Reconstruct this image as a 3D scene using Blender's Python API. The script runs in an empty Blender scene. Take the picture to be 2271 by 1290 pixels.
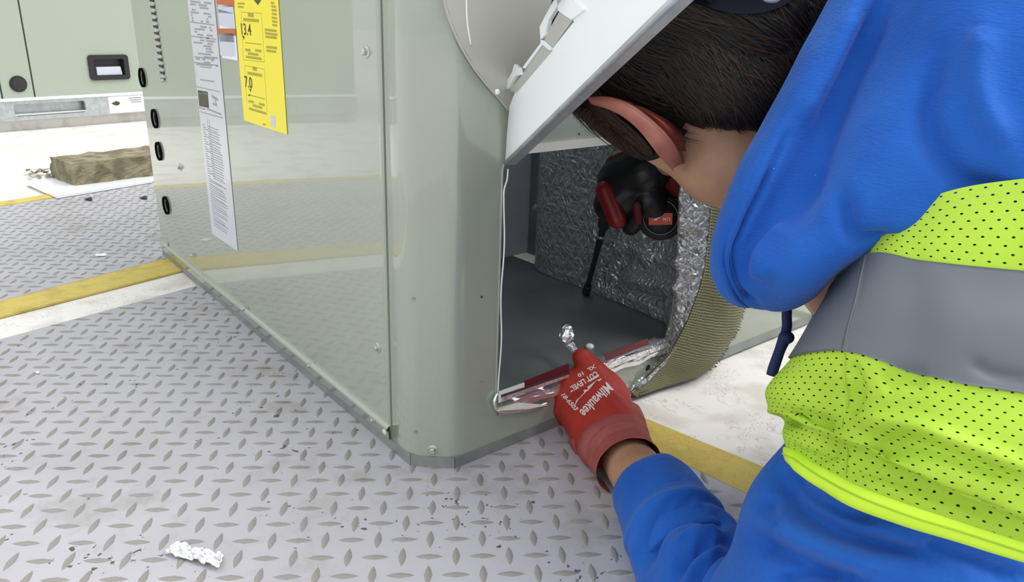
import bpy, math, random
import numpy as np
from mathutils import Matrix, Vector
from mathutils.bvhtree import BVHTree
from mathutils.geometry import tessellate_polygon
random.seed(4); rng = np.random.default_rng(4)
S = bpy.context.scene; COL = S.collection
# ------------------------------------------------------------------ camera
W, H = 2271, 1290; CX, CY, FPX = 1135.5, 645., 1683.
def _vd(x, y):
    v = np.array([x-CX, -(y-CY), -FPX]); return v/np.linalg.norm(v)
_up = -_vd(972, 5300); _X = _vd(3250, 110); _X = _X-_X.dot(_up)*_up; _X /= np.linalg.norm(_X)
_Y = np.cross(_up, _X); ROT = np.array([_X, _Y, _up])
EYE = np.array([0, 0, .45])
cam = bpy.data.cameras.new('camera'); co = bpy.data.objects.new('camera', cam); COL.objects.link(co)
cam.sensor_width = 36; cam.lens = 36*FPX/W; cam.clip_start = .02; cam.clip_end = 200
M = Matrix([list(r) for r in ROT]).to_4x4(); M.translation = Vector(EYE); co.matrix_world = M
S.camera = co
# ------------------------------------------------------------------ light
w = bpy.data.worlds.new('overcast_sky'); S.world = w; w.use_nodes = True
nt = w.node_tree; bg = nt.nodes['Background']
tc = nt.nodes.new('ShaderNodeTexCoord'); sp = nt.nodes.new('ShaderNodeSeparateXYZ'); cr = nt.nodes.new('ShaderNodeValToRGB')
nt.links.new(tc.outputs['Generated'], sp.inputs[0]); nt.links.new(sp.outputs['Z'], cr.inputs[0]); nt.links.new(cr.outputs[0], bg.inputs[0])
cr.color_ramp.elements[0].position = 0.0; cr.color_ramp.elements[0].color = (.74, .76, .77, 1)
cr.color_ramp.elements[1].position = .75; cr.color_ramp.elements[1].color = (.93, .97, 1.0, 1)
bg.inputs[1].default_value = 1.15
sd = bpy.data.lights.new('sun', 'SUN'); sd.energy = 1.6; sd.angle = math.radians(35); sd.color = (1, .98, .95)
so = bpy.data.objects.new('sun', sd); COL.objects.link(so); so.location = (0, 0, 5)
so.rotation_euler = Vector((.40, -.50, 1.0)).to_track_quat('Z', 'Y').to_euler()
S.view_settings.view_transform = 'Standard'; S.view_settings.look = 'None'; S.view_settings.gamma = 1
S.view_settings.exposure = 0.26; S.view_settings.use_curve_mapping = False
# ------------------------------------------------------------------ geometry of the place
def A(*v): return np.array(v, float)
def ray(px, py): return ROT@A((px-CX)/FPX, -(py-CY)/FPX, -1.)
def P(px, py, d): return EYE+ray(px, py)*d            # point at a distance d along the lens axis
def G(px, py, z=0.):
    r = ray(px, py); return EYE+r*((z-EYE[2])/r[2])     # point of the ground
CXV, CYV, CZV = ROT@A(1, 0, 0), ROT@A(0, -1, 0), ROT@A(0, 0, -1)   # right, down, away
def proj(w_):
    c = ROT.T@(np.asarray(w_)-EYE); return CX+c[0]/-c[2]*FPX, CY-c[1]/-c[2]*FPX, -c[2]
_a, _b, _l, _e = G(912, 1031), G(1008, 1037), G(370, 570), G(1220, 950)
class Plane:                                           # a vertical face of the cabinet; off > 0 is outward
    def __init__(s, p, q, sign):
        s.p = p; s.d = (q-p)/np.linalg.norm(q-p); s.n = A(-s.d[1], s.d[0], 0)*sign
    def at(s, u, z, off=0.): return s.p+s.d*u+s.n*off+A(0, 0, z)
    def px(s, x, y, off=0.):
        r = ray(x, y); p = s.p+s.n*off; return EYE+r*((p-EYE).dot(s.n)/r.dot(s.n))
    def uz(s, x, y):
        w_ = s.px(x, y); return (w_-s.p).dot(s.d), w_[2]
LF = Plane(_a, _l, 1.); RF = Plane(_b, _e, -1.)
if LF.n.dot(EYE-_a) < 0: LF.n = -LF.n
if RF.n.dot(EYE-_b) < 0: RF.n = -RF.n
# ------------------------------------------------------------------ materials
def mat(name, col, rough=.5, metal=0., coat=0., spec=.5, var=None, vscale=5., bump=None, bscale=100., bdist=.001, col2=None, sss=0, emis=None, detail=3, ramp=(.4, .6), coord='Object', coatr=.1):
    m = bpy.data.materials.new(name); m.use_nodes = True; t = m.node_tree; b = t.nodes['Principled BSDF']
    b.inputs['Base Color'].default_value = (*col, 1); b.inputs['Roughness'].default_value = rough; b.inputs['Metallic'].default_value = metal
    b.inputs['Coat Weight'].default_value = coat; b.inputs['Coat Roughness'].default_value = coatr; b.inputs['Specular IOR Level'].default_value = spec
    if sss: b.inputs['Subsurface Weight'].default_value = sss; b.inputs['Subsurface Radius'].default_value = (.01, .004, .002); b.inputs['Subsurface Scale'].default_value = 1
    tcn = t.nodes.new('ShaderNodeTexCoord')
    if col2 is not None:
        n = t.nodes.new('ShaderNodeTexNoise'); n.inputs['Scale'].default_value = vscale; n.inputs['Detail'].default_value = detail
        r = t.nodes.new('ShaderNodeValToRGB'); r.color_ramp.elements[0].position, r.color_ramp.elements[1].position = ramp
        r.color_ramp.elements[0].color = (*col, 1); r.color_ramp.elements[1].color = (*col2, 1)
        t.links.new(tcn.outputs[coord], n.inputs['Vector']); t.links.new(n.outputs['Fac'], r.inputs[0]); t.links.new(r.outputs[0], b.inputs['Base Color'])
    if bump:
        n = t.nodes.new('ShaderNodeTexNoise'); n.inputs['Scale'].default_value = bscale; n.inputs['Detail'].default_value = 4
        t.links.new(tcn.outputs[coord], n.inputs['Vector'])
        bp = t.nodes.new('ShaderNodeBump'); bp.inputs['Strength'].default_value = bump; bp.inputs['Distance'].default_value = bdist
        t.links.new(n.outputs['Fac'], bp.inputs['Height']); t.links.new(bp.outputs[0], b.inputs['Normal'])
    return m
MT = {}
MT['cabinet'] = mat('grey_green_enamel', (.355, .395, .315), rough=.24, spec=.5, coat=1., coatr=.02, col2=(.33, .355, .295), vscale=2.5, bump=.05, bscale=3.0, bdist=.012)
MT['cabinet_far'] = mat('far_grey_green_enamel', (.36, .405, .335), rough=.4)
MT['gap'] = mat('dark_seam', (.05, .055, .05), rough=.8)
MT['galv'] = mat('galvanised_steel', (.42, .45, .46), rough=.38, metal=.6, col2=(.5, .53, .55), vscale=60)
MT['rail'] = mat('dull_zinc_rail', (.24, .26, .25), rough=.5, metal=.3, col2=(.3, .32, .3), vscale=25)
MT['screw'] = mat('zinc_screw', (.55, .57, .5), rough=.3, metal=.8)
MT['black'] = mat('black_plastic', (.012, .012, .014), rough=.4)
MT['dark'] = mat('dark_rubber', (.02, .021, .022), rough=.6)
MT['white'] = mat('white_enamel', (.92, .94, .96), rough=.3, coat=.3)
MT['hoodgrey'] = mat('grey_slot_reflection', (.47, .47, .43), rough=.3, coat=.2)  # hood slots, and the sheet's reflection painted on the cabinet
MT['whitelip'] = mat('pale_green_lip', (.93, .95, .89), rough=.3, coat=.3)
MT['paper'] = mat('white_label_paper', (.80, .81, .84), rough=.35)
MT['paperlow'] = mat('label_paper', (.62, .63, .67), rough=.3, coat=.3)
MT['yellow'] = mat('yellow_label', (.90, .78, .035), rough=.4)
MT['ink'] = mat('black_ink', (.06, .055, .02), rough=.5)
MT['inky'] = mat('olive_ink', (.42, .36, .02), rough=.5)
MT['inkg'] = mat('grey_ink', (.30, .30, .34), rough=.5)
MT['orange'] = mat('orange_ink', (.50, .13, .02), rough=.5)
MT['lilac'] = mat('lilac_print', (.58, .60, .70), rough=.5)
MT['skin'] = mat('skin', (.47, .27, .165), rough=.5, sss=.08, col2=(.40, .215, .125), vscale=30, bump=.2, bscale=300, bdist=.0005)
MT['ear'] = mat('ear_skin', (.33, .115, .08), rough=.45, sss=.1, col2=(.26, .08, .055), vscale=40)
MT['eardark'] = mat('reddened_skin', (.22, .035, .02), rough=.5, sss=.1, col2=(.12, .02, .012), vscale=25)
MT['hair'] = mat('dark_hair', (.007, .005, .004), rough=.55, spec=.25)
MT['hair2'] = mat('brown_hair_strands', (.028, .017, .012), rough=.6, spec=.15)
MT['hole'] = mat('black_hole', (.006, .006, .006), rough=.95, spec=.03)
MT['glovereflect'] = mat('glove_reflection_maroon', (.16, .02, .03), rough=.3, metal=.3)  # maroon standing in for the red glove mirrored in the foil
MT['cap'] = mat('navy_cap', (.005, .006, .012), rough=.9, spec=.1)
MT['gloveprint'] = mat('white_glove_print', (.78, .70, .66), rough=.6)
MT['knit'] = mat('dusty_red_knit', (.38, .095, .08), rough=.9, col2=(.32, .07, .06), vscale=40, bump=.5, bscale=900, bdist=.0006)
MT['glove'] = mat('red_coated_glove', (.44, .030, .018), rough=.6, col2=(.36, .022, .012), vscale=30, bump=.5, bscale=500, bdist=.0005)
MT['gloveshaded'] = mat('shaded_glove_red', (.13, .009, .008), rough=.7)  # glove red with the opening's shade darkened into the colour
MT['toolred'] = mat('tool_red', (.25, .012, .009), rough=.4)
MT['toollabel'] = mat('tool_label_red', (.75, .08, .04), rough=.4)
MT['white_ink'] = mat('white_ink', (.85, .85, .85), rough=.5)
MT['lime'] = mat('lime_binding', (.58, .86, .035), rough=.6, bump=.3, bscale=500, bdist=.0004)
MT['reflective'] = mat('grey_reflective_tape', (.115, .130, .148), rough=.45, spec=.5, col2=(.14, .155, .172), vscale=9, bump=.1, bscale=40, bdist=.002)
MT['cord'] = mat('navy_cord', (.008, .018, .10), rough=.7, bump=.6, bscale=800, bdist=.0006)
MT['brass'] = mat('brass_tip', (.5, .35, .12), rough=.35, metal=.9)
MT['trousers'] = mat('dark_work_trousers', (.03, .035, .05), rough=.9)
MT['boot'] = mat('black_boot', (.015, .014, .013), rough=.7)
MT['dab'] = mat('pale_yellow_paint', (.75, .72, .40), rough=.6)
def blue():
    m = mat('royal_blue_fleece', (.012, .086, .40), rough=.92, spec=.15, col2=(.019, .115, .48), vscale=14, detail=5, ramp=(.35, .65))
    t = m.node_tree; b = t.nodes['Principled BSDF']; b.inputs['Sheen Weight'].default_value = .25; b.inputs['Sheen Roughness'].default_value = .5
    b.inputs['Sheen Tint'].default_value = (.4, .6, 1, 1)
    tcn = t.nodes['Texture Coordinate']
    mp = t.nodes.new('ShaderNodeMapping'); mp.inputs['Scale'].default_value = (1, 1, 3.2); t.links.new(tcn.outputs['Object'], mp.inputs[0])
    n = t.nodes.new('ShaderNodeTexNoise'); n.inputs['Scale'].default_value = 260; n.inputs['Detail'].default_value = 5; t.links.new(mp.outputs[0], n.inputs['Vector'])
    n2 = t.nodes.new('ShaderNodeTexNoise'); n2.inputs['Scale'].default_value = 22; n2.inputs['Detail'].default_value = 3; t.links.new(tcn.outputs['Object'], n2.inputs['Vector'])
    ad = t.nodes.new('ShaderNodeMath'); ad.operation = 'MULTIPLY_ADD'; ad.inputs[1].default_value = 5; t.links.new(n2.outputs[0], ad.inputs[0]); t.links.new(n.outputs[0], ad.inputs[2])
    bp = t.nodes.new('ShaderNodeBump'); bp.inputs['Strength'].default_value = .8; bp.inputs['Distance'].default_value = .0009
    t.links.new(ad.outputs[0], bp.inputs['Height']); t.links.new(bp.outputs[0], b.inputs['Normal'])
    # pale lint specks
    v = t.nodes.new('ShaderNodeTexVoronoi'); v.inputs['Scale'].default_value = 75; t.links.new(tcn.outputs['Object'], v.inputs['Vector'])
    lt = t.nodes.new('ShaderNodeMath'); lt.operation = 'LESS_THAN'; lt.inputs[1].default_value = .022; t.links.new(v.outputs['Distance'], lt.inputs[0])
    mx = t.nodes.new('ShaderNodeMix'); mx.data_type = 'RGBA'; t.links.new(lt.outputs[0], mx.inputs['Factor'])
    src = b.inputs['Base Color'].links[0].from_socket; t.links.new(src, mx.inputs['A']); mx.inputs['B'].default_value = (.25, .42, .75, 1)
    t.links.new(mx.outputs['Result'], b.inputs['Base Color']); return m
MT['blue'] = blue()
def mesh_fabric():
    m = mat('lime_mesh_fabric', (.36, .56, .035), rough=.65, spec=.3, col2=(.43, .65, .05), vscale=12); t = m.node_tree; b = t.nodes['Principled BSDF']
    uv = t.nodes.new('ShaderNodeUVMap'); sx = t.nodes.new('ShaderNodeSeparateXYZ'); t.links.new(uv.outputs[0], sx.inputs[0])
    def mt(op, a, bb=None):
        n = t.nodes.new('ShaderNodeMath'); n.operation = op
        for i, v in enumerate((a, bb)):
            if v is None: continue
            if isinstance(v, (int, float)): n.inputs[i].default_value = v
            else: t.links.new(v, n.inputs[i])
        return n.outputs[0]
    x = mt('DIVIDE', sx.outputs[0], .0072); y = mt('DIVIDE', sx.outputs[1], .0040)
    row = mt('FLOOR', y); st = mt('MULTIPLY', mt('MODULO', row, 2.), .5); x = mt('ADD', x, st)
    fx = mt('MULTIPLY', mt('SUBTRACT', mt('FRACT', x), .5), 7.2); fy = mt('MULTIPLY', mt('SUBTRACT', mt('FRACT', y), .5), 4.6)
    q = mt('ADD', mt('MULTIPLY', fx, fx), mt('MULTIPLY', mt('MULTIPLY', fy, fy), 2.2)); hole = mt('LESS_THAN', q, .72)
    tr = t.nodes.new('ShaderNodeBsdfTransparent'); mx = t.nodes.new('ShaderNodeMixShader'); out = t.nodes['Material Output']
    t.links.new(hole, mx.inputs[0]); t.links.new(b.outputs[0], mx.inputs[1]); t.links.new(tr.outputs[0], mx.inputs[2]); t.links.new(mx.outputs[0], out.inputs[0])
    n = t.nodes.new('ShaderNodeTexWave'); n.inputs['Scale'].default_value = 700; t.links.new(uv.outputs[0], n.inputs[0])
    bp = t.nodes.new('ShaderNodeBump'); bp.inputs['Strength'].default_value = .2; bp.inputs['Distance'].default_value = .0004; t.links.new(n.outputs['Fac'], bp.inputs['Height']); t.links.new(bp.outputs[0], b.inputs['Normal'])
    return m
MT['mesh'] = mesh_fabric()
MT['under'] = mat('dark_lime_lining', (.12, .20, .012), rough=.9)
def foil(name, base, rough, sc, strength, scrim=True):
    m = mat(name, base, rough=rough, metal=.55 if scrim else .8); t = m.node_tree; b = t.nodes['Principled BSDF']; tcn = t.nodes['Texture Coordinate']
    n = t.nodes.new('ShaderNodeTexNoise'); n.inputs['Scale'].default_value = sc; n.inputs['Detail'].default_value = 2; t.links.new(tcn.outputs['Object'], n.inputs['Vector'])
    av = t.nodes.new('ShaderNodeMixRGB'); av.blend_type = 'ADD'; av.inputs[0].default_value = .06; t.links.new(tcn.outputs['Object'], av.inputs[1]); t.links.new(n.outputs['Color'], av.inputs[2])
    v = t.nodes.new('ShaderNodeTexVoronoi'); v.feature = 'DISTANCE_TO_EDGE'; v.inputs['Scale'].default_value = sc*1.6; t.links.new(av.outputs[0], v.inputs['Vector'])
    v2 = t.nodes.new('ShaderNodeTexVoronoi'); v2.feature = 'F1'; v2.inputs['Scale'].default_value = sc*3.3; t.links.new(av.outputs[0], v2.inputs['Vector'])
    ad = t.nodes.new('ShaderNodeMath'); ad.operation = 'ADD'; t.links.new(v.outputs[0], ad.inputs[0]); t.links.new(v2.outputs[0], ad.inputs[1])
    bp = t.nodes.new('ShaderNodeBump'); bp.inputs['Strength'].default_value = strength; bp.inputs['Distance'].default_value = .004
    t.links.new(ad.outputs[0], bp.inputs['Height']); t.links.new(bp.outputs[0], b.inputs['Normal'])
    if scrim:
        uv = t.nodes.new('ShaderNodeUVMap'); acc = None
        nn_ = t.nodes.new('ShaderNodeTexNoise'); nn_.inputs['Scale'].default_value = 9; t.links.new(uv.outputs[0], nn_.inputs['Vector'])
        for ang in (.62, -.62, 1.57):
            mp = t.nodes.new('ShaderNodeMapping'); mp.inputs['Rotation'].default_value = (0, 0, ang); t.links.new(uv.outputs[0], mp.inputs[0]); sx = t.nodes.new('ShaderNodeSeparateXYZ'); t.links.new(mp.outputs[0], sx.inputs[0])
            q0 = t.nodes.new('ShaderNodeMath'); q0.operation = 'MULTIPLY_ADD'; q0.inputs[1].default_value = .018; t.links.new(nn_.outputs['Fac'], q0.inputs[0]); t.links.new(sx.outputs[0], q0.inputs[2])
            q1 = t.nodes.new('ShaderNodeMath'); q1.operation = 'DIVIDE'; q1.inputs[1].default_value = .0125 if ang < 1 else .026; t.links.new(q0.outputs[0], q1.inputs[0])
            q2 = t.nodes.new('ShaderNodeMath'); q2.operation = 'FRACT'; t.links.new(q1.outputs[0], q2.inputs[0])
            q3 = t.nodes.new('ShaderNodeMath'); q3.operation = 'LESS_THAN'; q3.inputs[1].default_value = .075 if ang < 1 else .045; t.links.new(q2.outputs[0], q3.inputs[0])
            if acc is None: acc = q3
            else:
                q4 = t.nodes.new('ShaderNodeMath'); q4.operation = 'MAXIMUM'; t.links.new(acc.outputs[0], q4.inputs[0]); t.links.new(q3.outputs[0], q4.inputs[1]); acc = q4
        q5 = t.nodes.new('ShaderNodeMath'); q5.operation = 'MULTIPLY'; q5.inputs[1].default_value = .8; t.links.new(acc.outputs[0], q5.inputs[0])
        mx = t.nodes.new('ShaderNodeMix'); mx.data_type = 'RGBA'; t.links.new(q5.outputs[0], mx.inputs['Factor']); mx.inputs['A'].default_value = (*base, 1); mx.inputs['B'].default_value = (.85, .86, .86, 1); t.links.new(mx.outputs['Result'], b.inputs['Base Color'])
    return m
MT['foil'] = foil('reinforced_foil_facing', (.46, .48, .475), .28, 30, .95)
MT['foiltape'] = foil('shiny_foil_tape', (.80, .80, .82), .12, 14, .16, False)
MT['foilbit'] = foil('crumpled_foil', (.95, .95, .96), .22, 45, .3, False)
MT['pan'] = mat('dark_galvanised_pan', (.20, .225, .225), rough=.42, metal=.55, col2=(.27, .29, .29), vscale=9, bump=.2, bscale=30)
MT['backpanel'] = mat('bluish_inner_sheet', (.66, .68, .76), rough=.5)
def woven():
    m = mat('olive_woven_cloth', (.20, .20, .12), rough=.95); t = m.node_tree; b = t.nodes['Principled BSDF']
    uv = t.nodes.new('ShaderNodeUVMap')
    wv = t.nodes.new('ShaderNodeTexWave'); wv.bands_direction = 'Y'; wv.inputs['Scale'].default_value = 80; wv.inputs['Distortion'].default_value = 3.0; wv.inputs['Detail'].default_value = 2; t.links.new(uv.outputs[0], wv.inputs[0])
    w2 = t.nodes.new('ShaderNodeTexWave'); w2.bands_direction = 'X'; w2.inputs['Scale'].default_value = 95; w2.inputs['Distortion'].default_value = 2; t.links.new(uv.outputs[0], w2.inputs[0])
    r = t.nodes.new('ShaderNodeValToRGB'); r.color_ramp.elements[0].color = (.115, .115, .05, 1); r.color_ramp.elements[1].color = (.27, .265, .15, 1)
    mu = t.nodes.new('ShaderNodeMath'); mu.operation = 'MULTIPLY_ADD'; mu.inputs[1].default_value = .35; t.links.new(w2.outputs['Fac'], mu.inputs[0]); t.links.new(wv.outputs['Fac'], mu.inputs[2])
    t.links.new(mu.outputs[0], r.inputs[0]); t.links.new(r.outputs[0], b.inputs['Base Color'])
    bp = t.nodes.new('ShaderNodeBump'); bp.inputs['Strength'].default_value = .8; bp.inputs['Distance'].default_value = .001; t.links.new(mu.outputs[0], bp.inputs['Height']); t.links.new(bp.outputs[0], b.inputs['Normal'])
    return m
MT['woven'] = woven()
def ground_mat(name, base, stain, crack, sc=3., csc=14., cth=.012, cmix=.6, dens=(.5, .62)):
    m = mat(name, base, rough=.75, col2=stain, vscale=sc, detail=8, ramp=dens, bump=.5, bscale=90, bdist=.001); t = m.node_tree; b = t.nodes['Principled BSDF']; tcn = t.nodes['Texture Coordinate']
    n = t.nodes.new('ShaderNodeTexNoise'); n.inputs['Scale'].default_value = csc; n.inputs['Detail'].default_value = 4; t.links.new(tcn.outputs['Object'], n.inputs['Vector'])
    av = t.nodes.new('ShaderNodeMixRGB'); av.blend_type = 'ADD'; av.inputs[0].default_value = .22; t.links.new(tcn.outputs['Object'], av.inputs[1]); t.links.new(n.outputs['Color'], av.inputs[2])
    v = t.nodes.new('ShaderNodeTexVoronoi'); v.feature = 'DISTANCE_TO_EDGE'; v.inputs['Scale'].default_value = csc; t.links.new(av.outputs[0], v.inputs['Vector'])
    lt = t.nodes.new('ShaderNodeMath'); lt.operation = 'LESS_THAN'; lt.inputs[1].default_value = cth; t.links.new(v.outputs[0], lt.inputs[0])
    n3 = t.nodes.new('ShaderNodeTexNoise'); n3.inputs['Scale'].default_value = csc*.7; n3.inputs['Detail'].default_value = 3; t.links.new(tcn.outputs['Object'], n3.inputs['Vector'])
    g = t.nodes.new('ShaderNodeMath'); g.operation = 'GREATER_THAN'; g.inputs[1].default_value = .52; t.links.new(n3.outputs[0], g.inputs[0])
    mu = t.nodes.new('ShaderNodeMath'); mu.operation = 'MULTIPLY'; t.links.new(lt.outputs[0], mu.inputs[0]); t.links.new(g.outputs[0], mu.inputs[1])
    m2 = t.nodes.new('ShaderNodeMath'); m2.operation = 'MULTIPLY'; m2.inputs[1].default_value = cmix; t.links.new(mu.outputs[0], m2.inputs[0])
    mx = t.nodes.new('ShaderNodeMix'); mx.data_type = 'RGBA'; t.links.new(m2.outputs[0], mx.inputs['Factor'])
    t.links.new(b.inputs['Base Color'].links[0].from_socket, mx.inputs['A']); mx.inputs['B'].default_value = (*crack, 1); t.links.new(mx.outputs['Result'], b.inputs['Base Color'])
    return m
MT['concrete'] = ground_mat('white_painted_concrete', (.84, .81, .76), (.70, .66, .60), (.36, .30, .25), sc=14, csc=26, cth=.024, cmix=.5)
MT['yellowline'] = ground_mat('worn_yellow_paint', (.64, .50, .12), (.53, .41, .10), (.32, .24, .06), sc=25, csc=45, cth=.03)
def plate_mat(name, base, stain, brown):
    m = mat(name, base, rough=.5, spec=.45, col2=stain, vscale=7, detail=8, ramp=(.45, .7), bump=.3, bscale=220, bdist=.0006); t = m.node_tree; b = t.nodes['Principled BSDF']; tcn = t.nodes['Texture Coordinate']
    n = t.nodes.new('ShaderNodeTexNoise'); n.inputs['Scale'].default_value = 8; n.inputs['Detail'].default_value = 10; n.inputs['Roughness'].default_value = .7; t.links.new(tcn.outputs['Object'], n.inputs['Vector'])
    r = t.nodes.new('ShaderNodeValToRGB'); r.color_ramp.elements[0].position = .53; r.color_ramp.elements[1].position = .72; r.color_ramp.elements[0].color = (0, 0, 0, 1); r.color_ramp.elements[1].color = (.75, .75, .75, 1)
    t.links.new(n.outputs['Fac'], r.inputs[0]); mx = t.nodes.new('ShaderNodeMix'); mx.data_type = 'RGBA'; t.links.new(r.outputs[0], mx.inputs['Factor'])
    t.links.new(b.inputs['Base Color'].links[0].from_socket, mx.inputs['A']); mx.inputs['B'].default_value = (*brown, 1)
    v = t.nodes.new('ShaderNodeTexNoise'); v.inputs['Scale'].default_value = 130; v.inputs['Detail'].default_value = 3; t.links.new(tcn.outputs['Object'], v.inputs['Vector'])
    v2 = t.nodes.new('ShaderNodeTexNoise'); v2.inputs['Scale'].default_value = 9; v2.inputs['Detail'].default_value = 2; t.links.new(tcn.outputs['Object'], v2.inputs['Vector'])
    a2 = t.nodes.new('ShaderNodeMath'); a2.operation = 'MULTIPLY_ADD'; a2.inputs[1].default_value = .55; t.links.new(v2.outputs['Fac'], a2.inputs[0]); t.links.new(v.outputs['Fac'], a2.inputs[2])
    g_ = t.nodes.new('ShaderNodeMath'); g_.operation = 'GREATER_THAN'; g_.inputs[1].default_value = 1.0; t.links.new(a2.outputs[0], g_.inputs[0])
    m3 = t.nodes.new('ShaderNodeMix'); m3.data_type = 'RGBA'; t.links.new(g_.outputs[0], m3.inputs['Factor']); t.links.new(mx.outputs['Result'], m3.inputs['A']); m3.inputs['B'].default_value = (.10, .09, .075, 1)
    t.links.new(m3.outputs['Result'], b.inputs['Base Color']); return m
MT['plate'] = plate_mat('grey_painted_tread_plate', (.475, .46, .495), (.43, .415, .44), (.27, .24, .20))
MT['lug'] = plate_mat('worn_tread_lug', (.30, .285, .27), (.24, .22, .19), (.14, .11, .07))
MT['block'] = mat('mossy_block', (.30, .26, .165), rough=.95, col2=(.16, .14, .085), vscale=30, detail=6, bump=1, bscale=70, bdist=.006)
# ------------------------------------------------------------------ builders
WINV = {}
def par(o, p):
    if p is not None:
        o.parent = p; o.matrix_parent_inverse = WINV.get(p.name, Matrix.Identity(4))
def mesh(name, V, F, m, parent=None, smooth=False, uv=None, base=None):
    V = np.asarray(V, float); me = bpy.data.meshes.new(name)
    if base is not None: V = V-np.asarray(base)
    me.from_pydata([tuple(v) for v in V], [], [tuple(int(i) for i in f) for f in F])
    if uv is not None:
        l = me.uv_layers.new(name='UVMap'); idx = np.zeros(len(me.loops), dtype=np.int32); me.loops.foreach_get('vertex_index', idx)
        l.data.foreach_set('uv', np.asarray(uv, float)[idx].ravel())
    if isinstance(m, str): m = MT[m]
    me.materials.append(m); me.update()
    if smooth: me.polygons.foreach_set('use_smooth', [True]*len(me.polygons))
    o = bpy.data.objects.new(name, me); COL.objects.link(o)
    if base is not None: o.location = Vector(base); WINV[o.name] = Matrix.Translation(-Vector(base))
    par(o, parent); return o
def empty(name, loc):
    o = bpy.data.objects.new(name, None); COL.objects.link(o); o.location = Vector(loc); WINV[o.name] = Matrix.Translation(-Vector(loc)); o.empty_display_size = .05; return o
def tag(o, label=None, cat=None, group=None, kind=None):
    if label: o['label'] = label
    if cat: o['category'] = cat
    if group: o['group'] = group
    if kind: o['kind'] = kind
    return o
class MB:
    def __init__(s): s.V = []; s.F = []; s.U = []
    def add(s, V, F, U=None):
        n = len(s.V); s.V += [np.asarray(v, float) for v in V]; s.F += [tuple(i+n for i in f) for f in F]
        s.U += list(U) if U is not None else [(0, 0)]*len(V); return s
    def box8(s, p): return s.add(p, [(0, 3, 2, 1), (4, 5, 6, 7), (0, 1, 5, 4), (1, 2, 6, 5), (2, 3, 7, 6), (3, 0, 4, 7)])
    def quadbox(s, q, off):                             # four corners plus a thickness vector
        q = [np.asarray(v, float) for v in q]; return s.box8(q+[v+off for v in q])
    def mk(s, name, m, parent=None, smooth=False, base=None, uv=False): return mesh(name, s.V, s.F, m, parent, smooth, s.U if uv else None, base)
def cr(pts, n):                                         # Catmull-Rom through pts (k, dim) -> n samples
    pts = np.asarray(pts, float); k = len(pts); ext = np.vstack([2*pts[0]-pts[1], pts, 2*pts[-1]-pts[-2]]); out = []
    for t in np.linspace(0, k-1, n):
        i = min(int(t), k-2); f = t-i; p0, p1, p2, p3 = ext[i:i+4]
        out.append(.5*((2*p1)+(-p0+p2)*f+(2*p0-5*p1+4*p2-p3)*f*f+(-p0+3*p1-3*p2+p3)*f**3))
    return np.array(out)
def patch(net, nu, nv, world=False):
    net = np.array([[p if world else P(*p) for p in row] for row in net]) # rows (v) x cols (u) x 3
    g = np.array([cr(row, nu) for row in net]); g = np.array([cr(g[:, j], nv) for j in range(nu)]).transpose(1, 0, 2)
    return g                                            # nv x nu x 3
def gridnormals(g):
    du = np.gradient(g, axis=1); dv = np.gradient(g, axis=0); n = np.cross(du, dv); n /= (np.linalg.norm(n, axis=2, keepdims=True)+1e-12)
    s_ = np.sign((n*(EYE-g)).sum(2)).mean(); return n*(1 if s_ >= 0 else -1)
def griduv(g):
    mu = np.linalg.norm(np.diff(g, axis=1), axis=2).mean(0); mv = np.linalg.norm(np.diff(g, axis=0), axis=2).mean(1)
    U = np.concatenate([[0], np.cumsum(mu)]); V = np.concatenate([[0], np.cumsum(mv)]); uu, vv = np.meshgrid(U, V); return np.stack([uu, vv], 2)
def gridmesh(g, mb=None, closed=False):
    nv, nu = g.shape[:2]; mb = mb or MB(); F = []
    for j in range(nv-1):
        for i in range(nu-1 if not closed else nu):
            i2 = (i+1) % nu; F.append((j*nu+i, j*nu+i2, (j+1)*nu+i2, (j+1)*nu+i))
    uv = griduv(g).reshape(-1, 2); mb.add(g.reshape(-1, 3), F, uv); return mb
def thick(g, t, mb=None):                              # sheet with real thickness (away from the eye)
    nv, nu = g.shape[:2]; n = gridnormals(g); b = g-n*t; mb = mb or MB(); uv = griduv(g).reshape(-1, 2)
    V = np.vstack([g.reshape(-1, 3), b.reshape(-1, 3)]); o = nv*nu; F = []
    for j in range(nv-1):
        for i in range(nu-1):
            q = (j*nu+i, j*nu+i+1, (j+1)*nu+i+1, (j+1)*nu+i); F.append(q); F.append(tuple(o+k for k in q[::-1]))
    ring = [i for i in range(nu)]+[j*nu+nu-1 for j in range(1, nv)]+[(nv-1)*nu+i for i in range(nu-2, -1, -1)]+[j*nu for j in range(nv-2, 0, -1)]
    for k in range(len(ring)):
        a_, b_ = ring[k], ring[(k+1) % len(ring)]; F.append((a_, b_, o+b_, o+a_))
    mb.add(V, F, np.vstack([uv, uv])); return mb
def nz(p, sc, seed=0):                                  # cheap smooth noise
    p = np.asarray(p)*sc; s_ = 0; r = np.random.default_rng(seed)
    for k in range(5):
        d = r.normal(size=3); ph = r.uniform(0, 6.3); s_ = s_+np.sin(p@d+ph+1.7*np.sin(p@r.normal(size=3)*.8+ph*2))
    return s_/5
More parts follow.
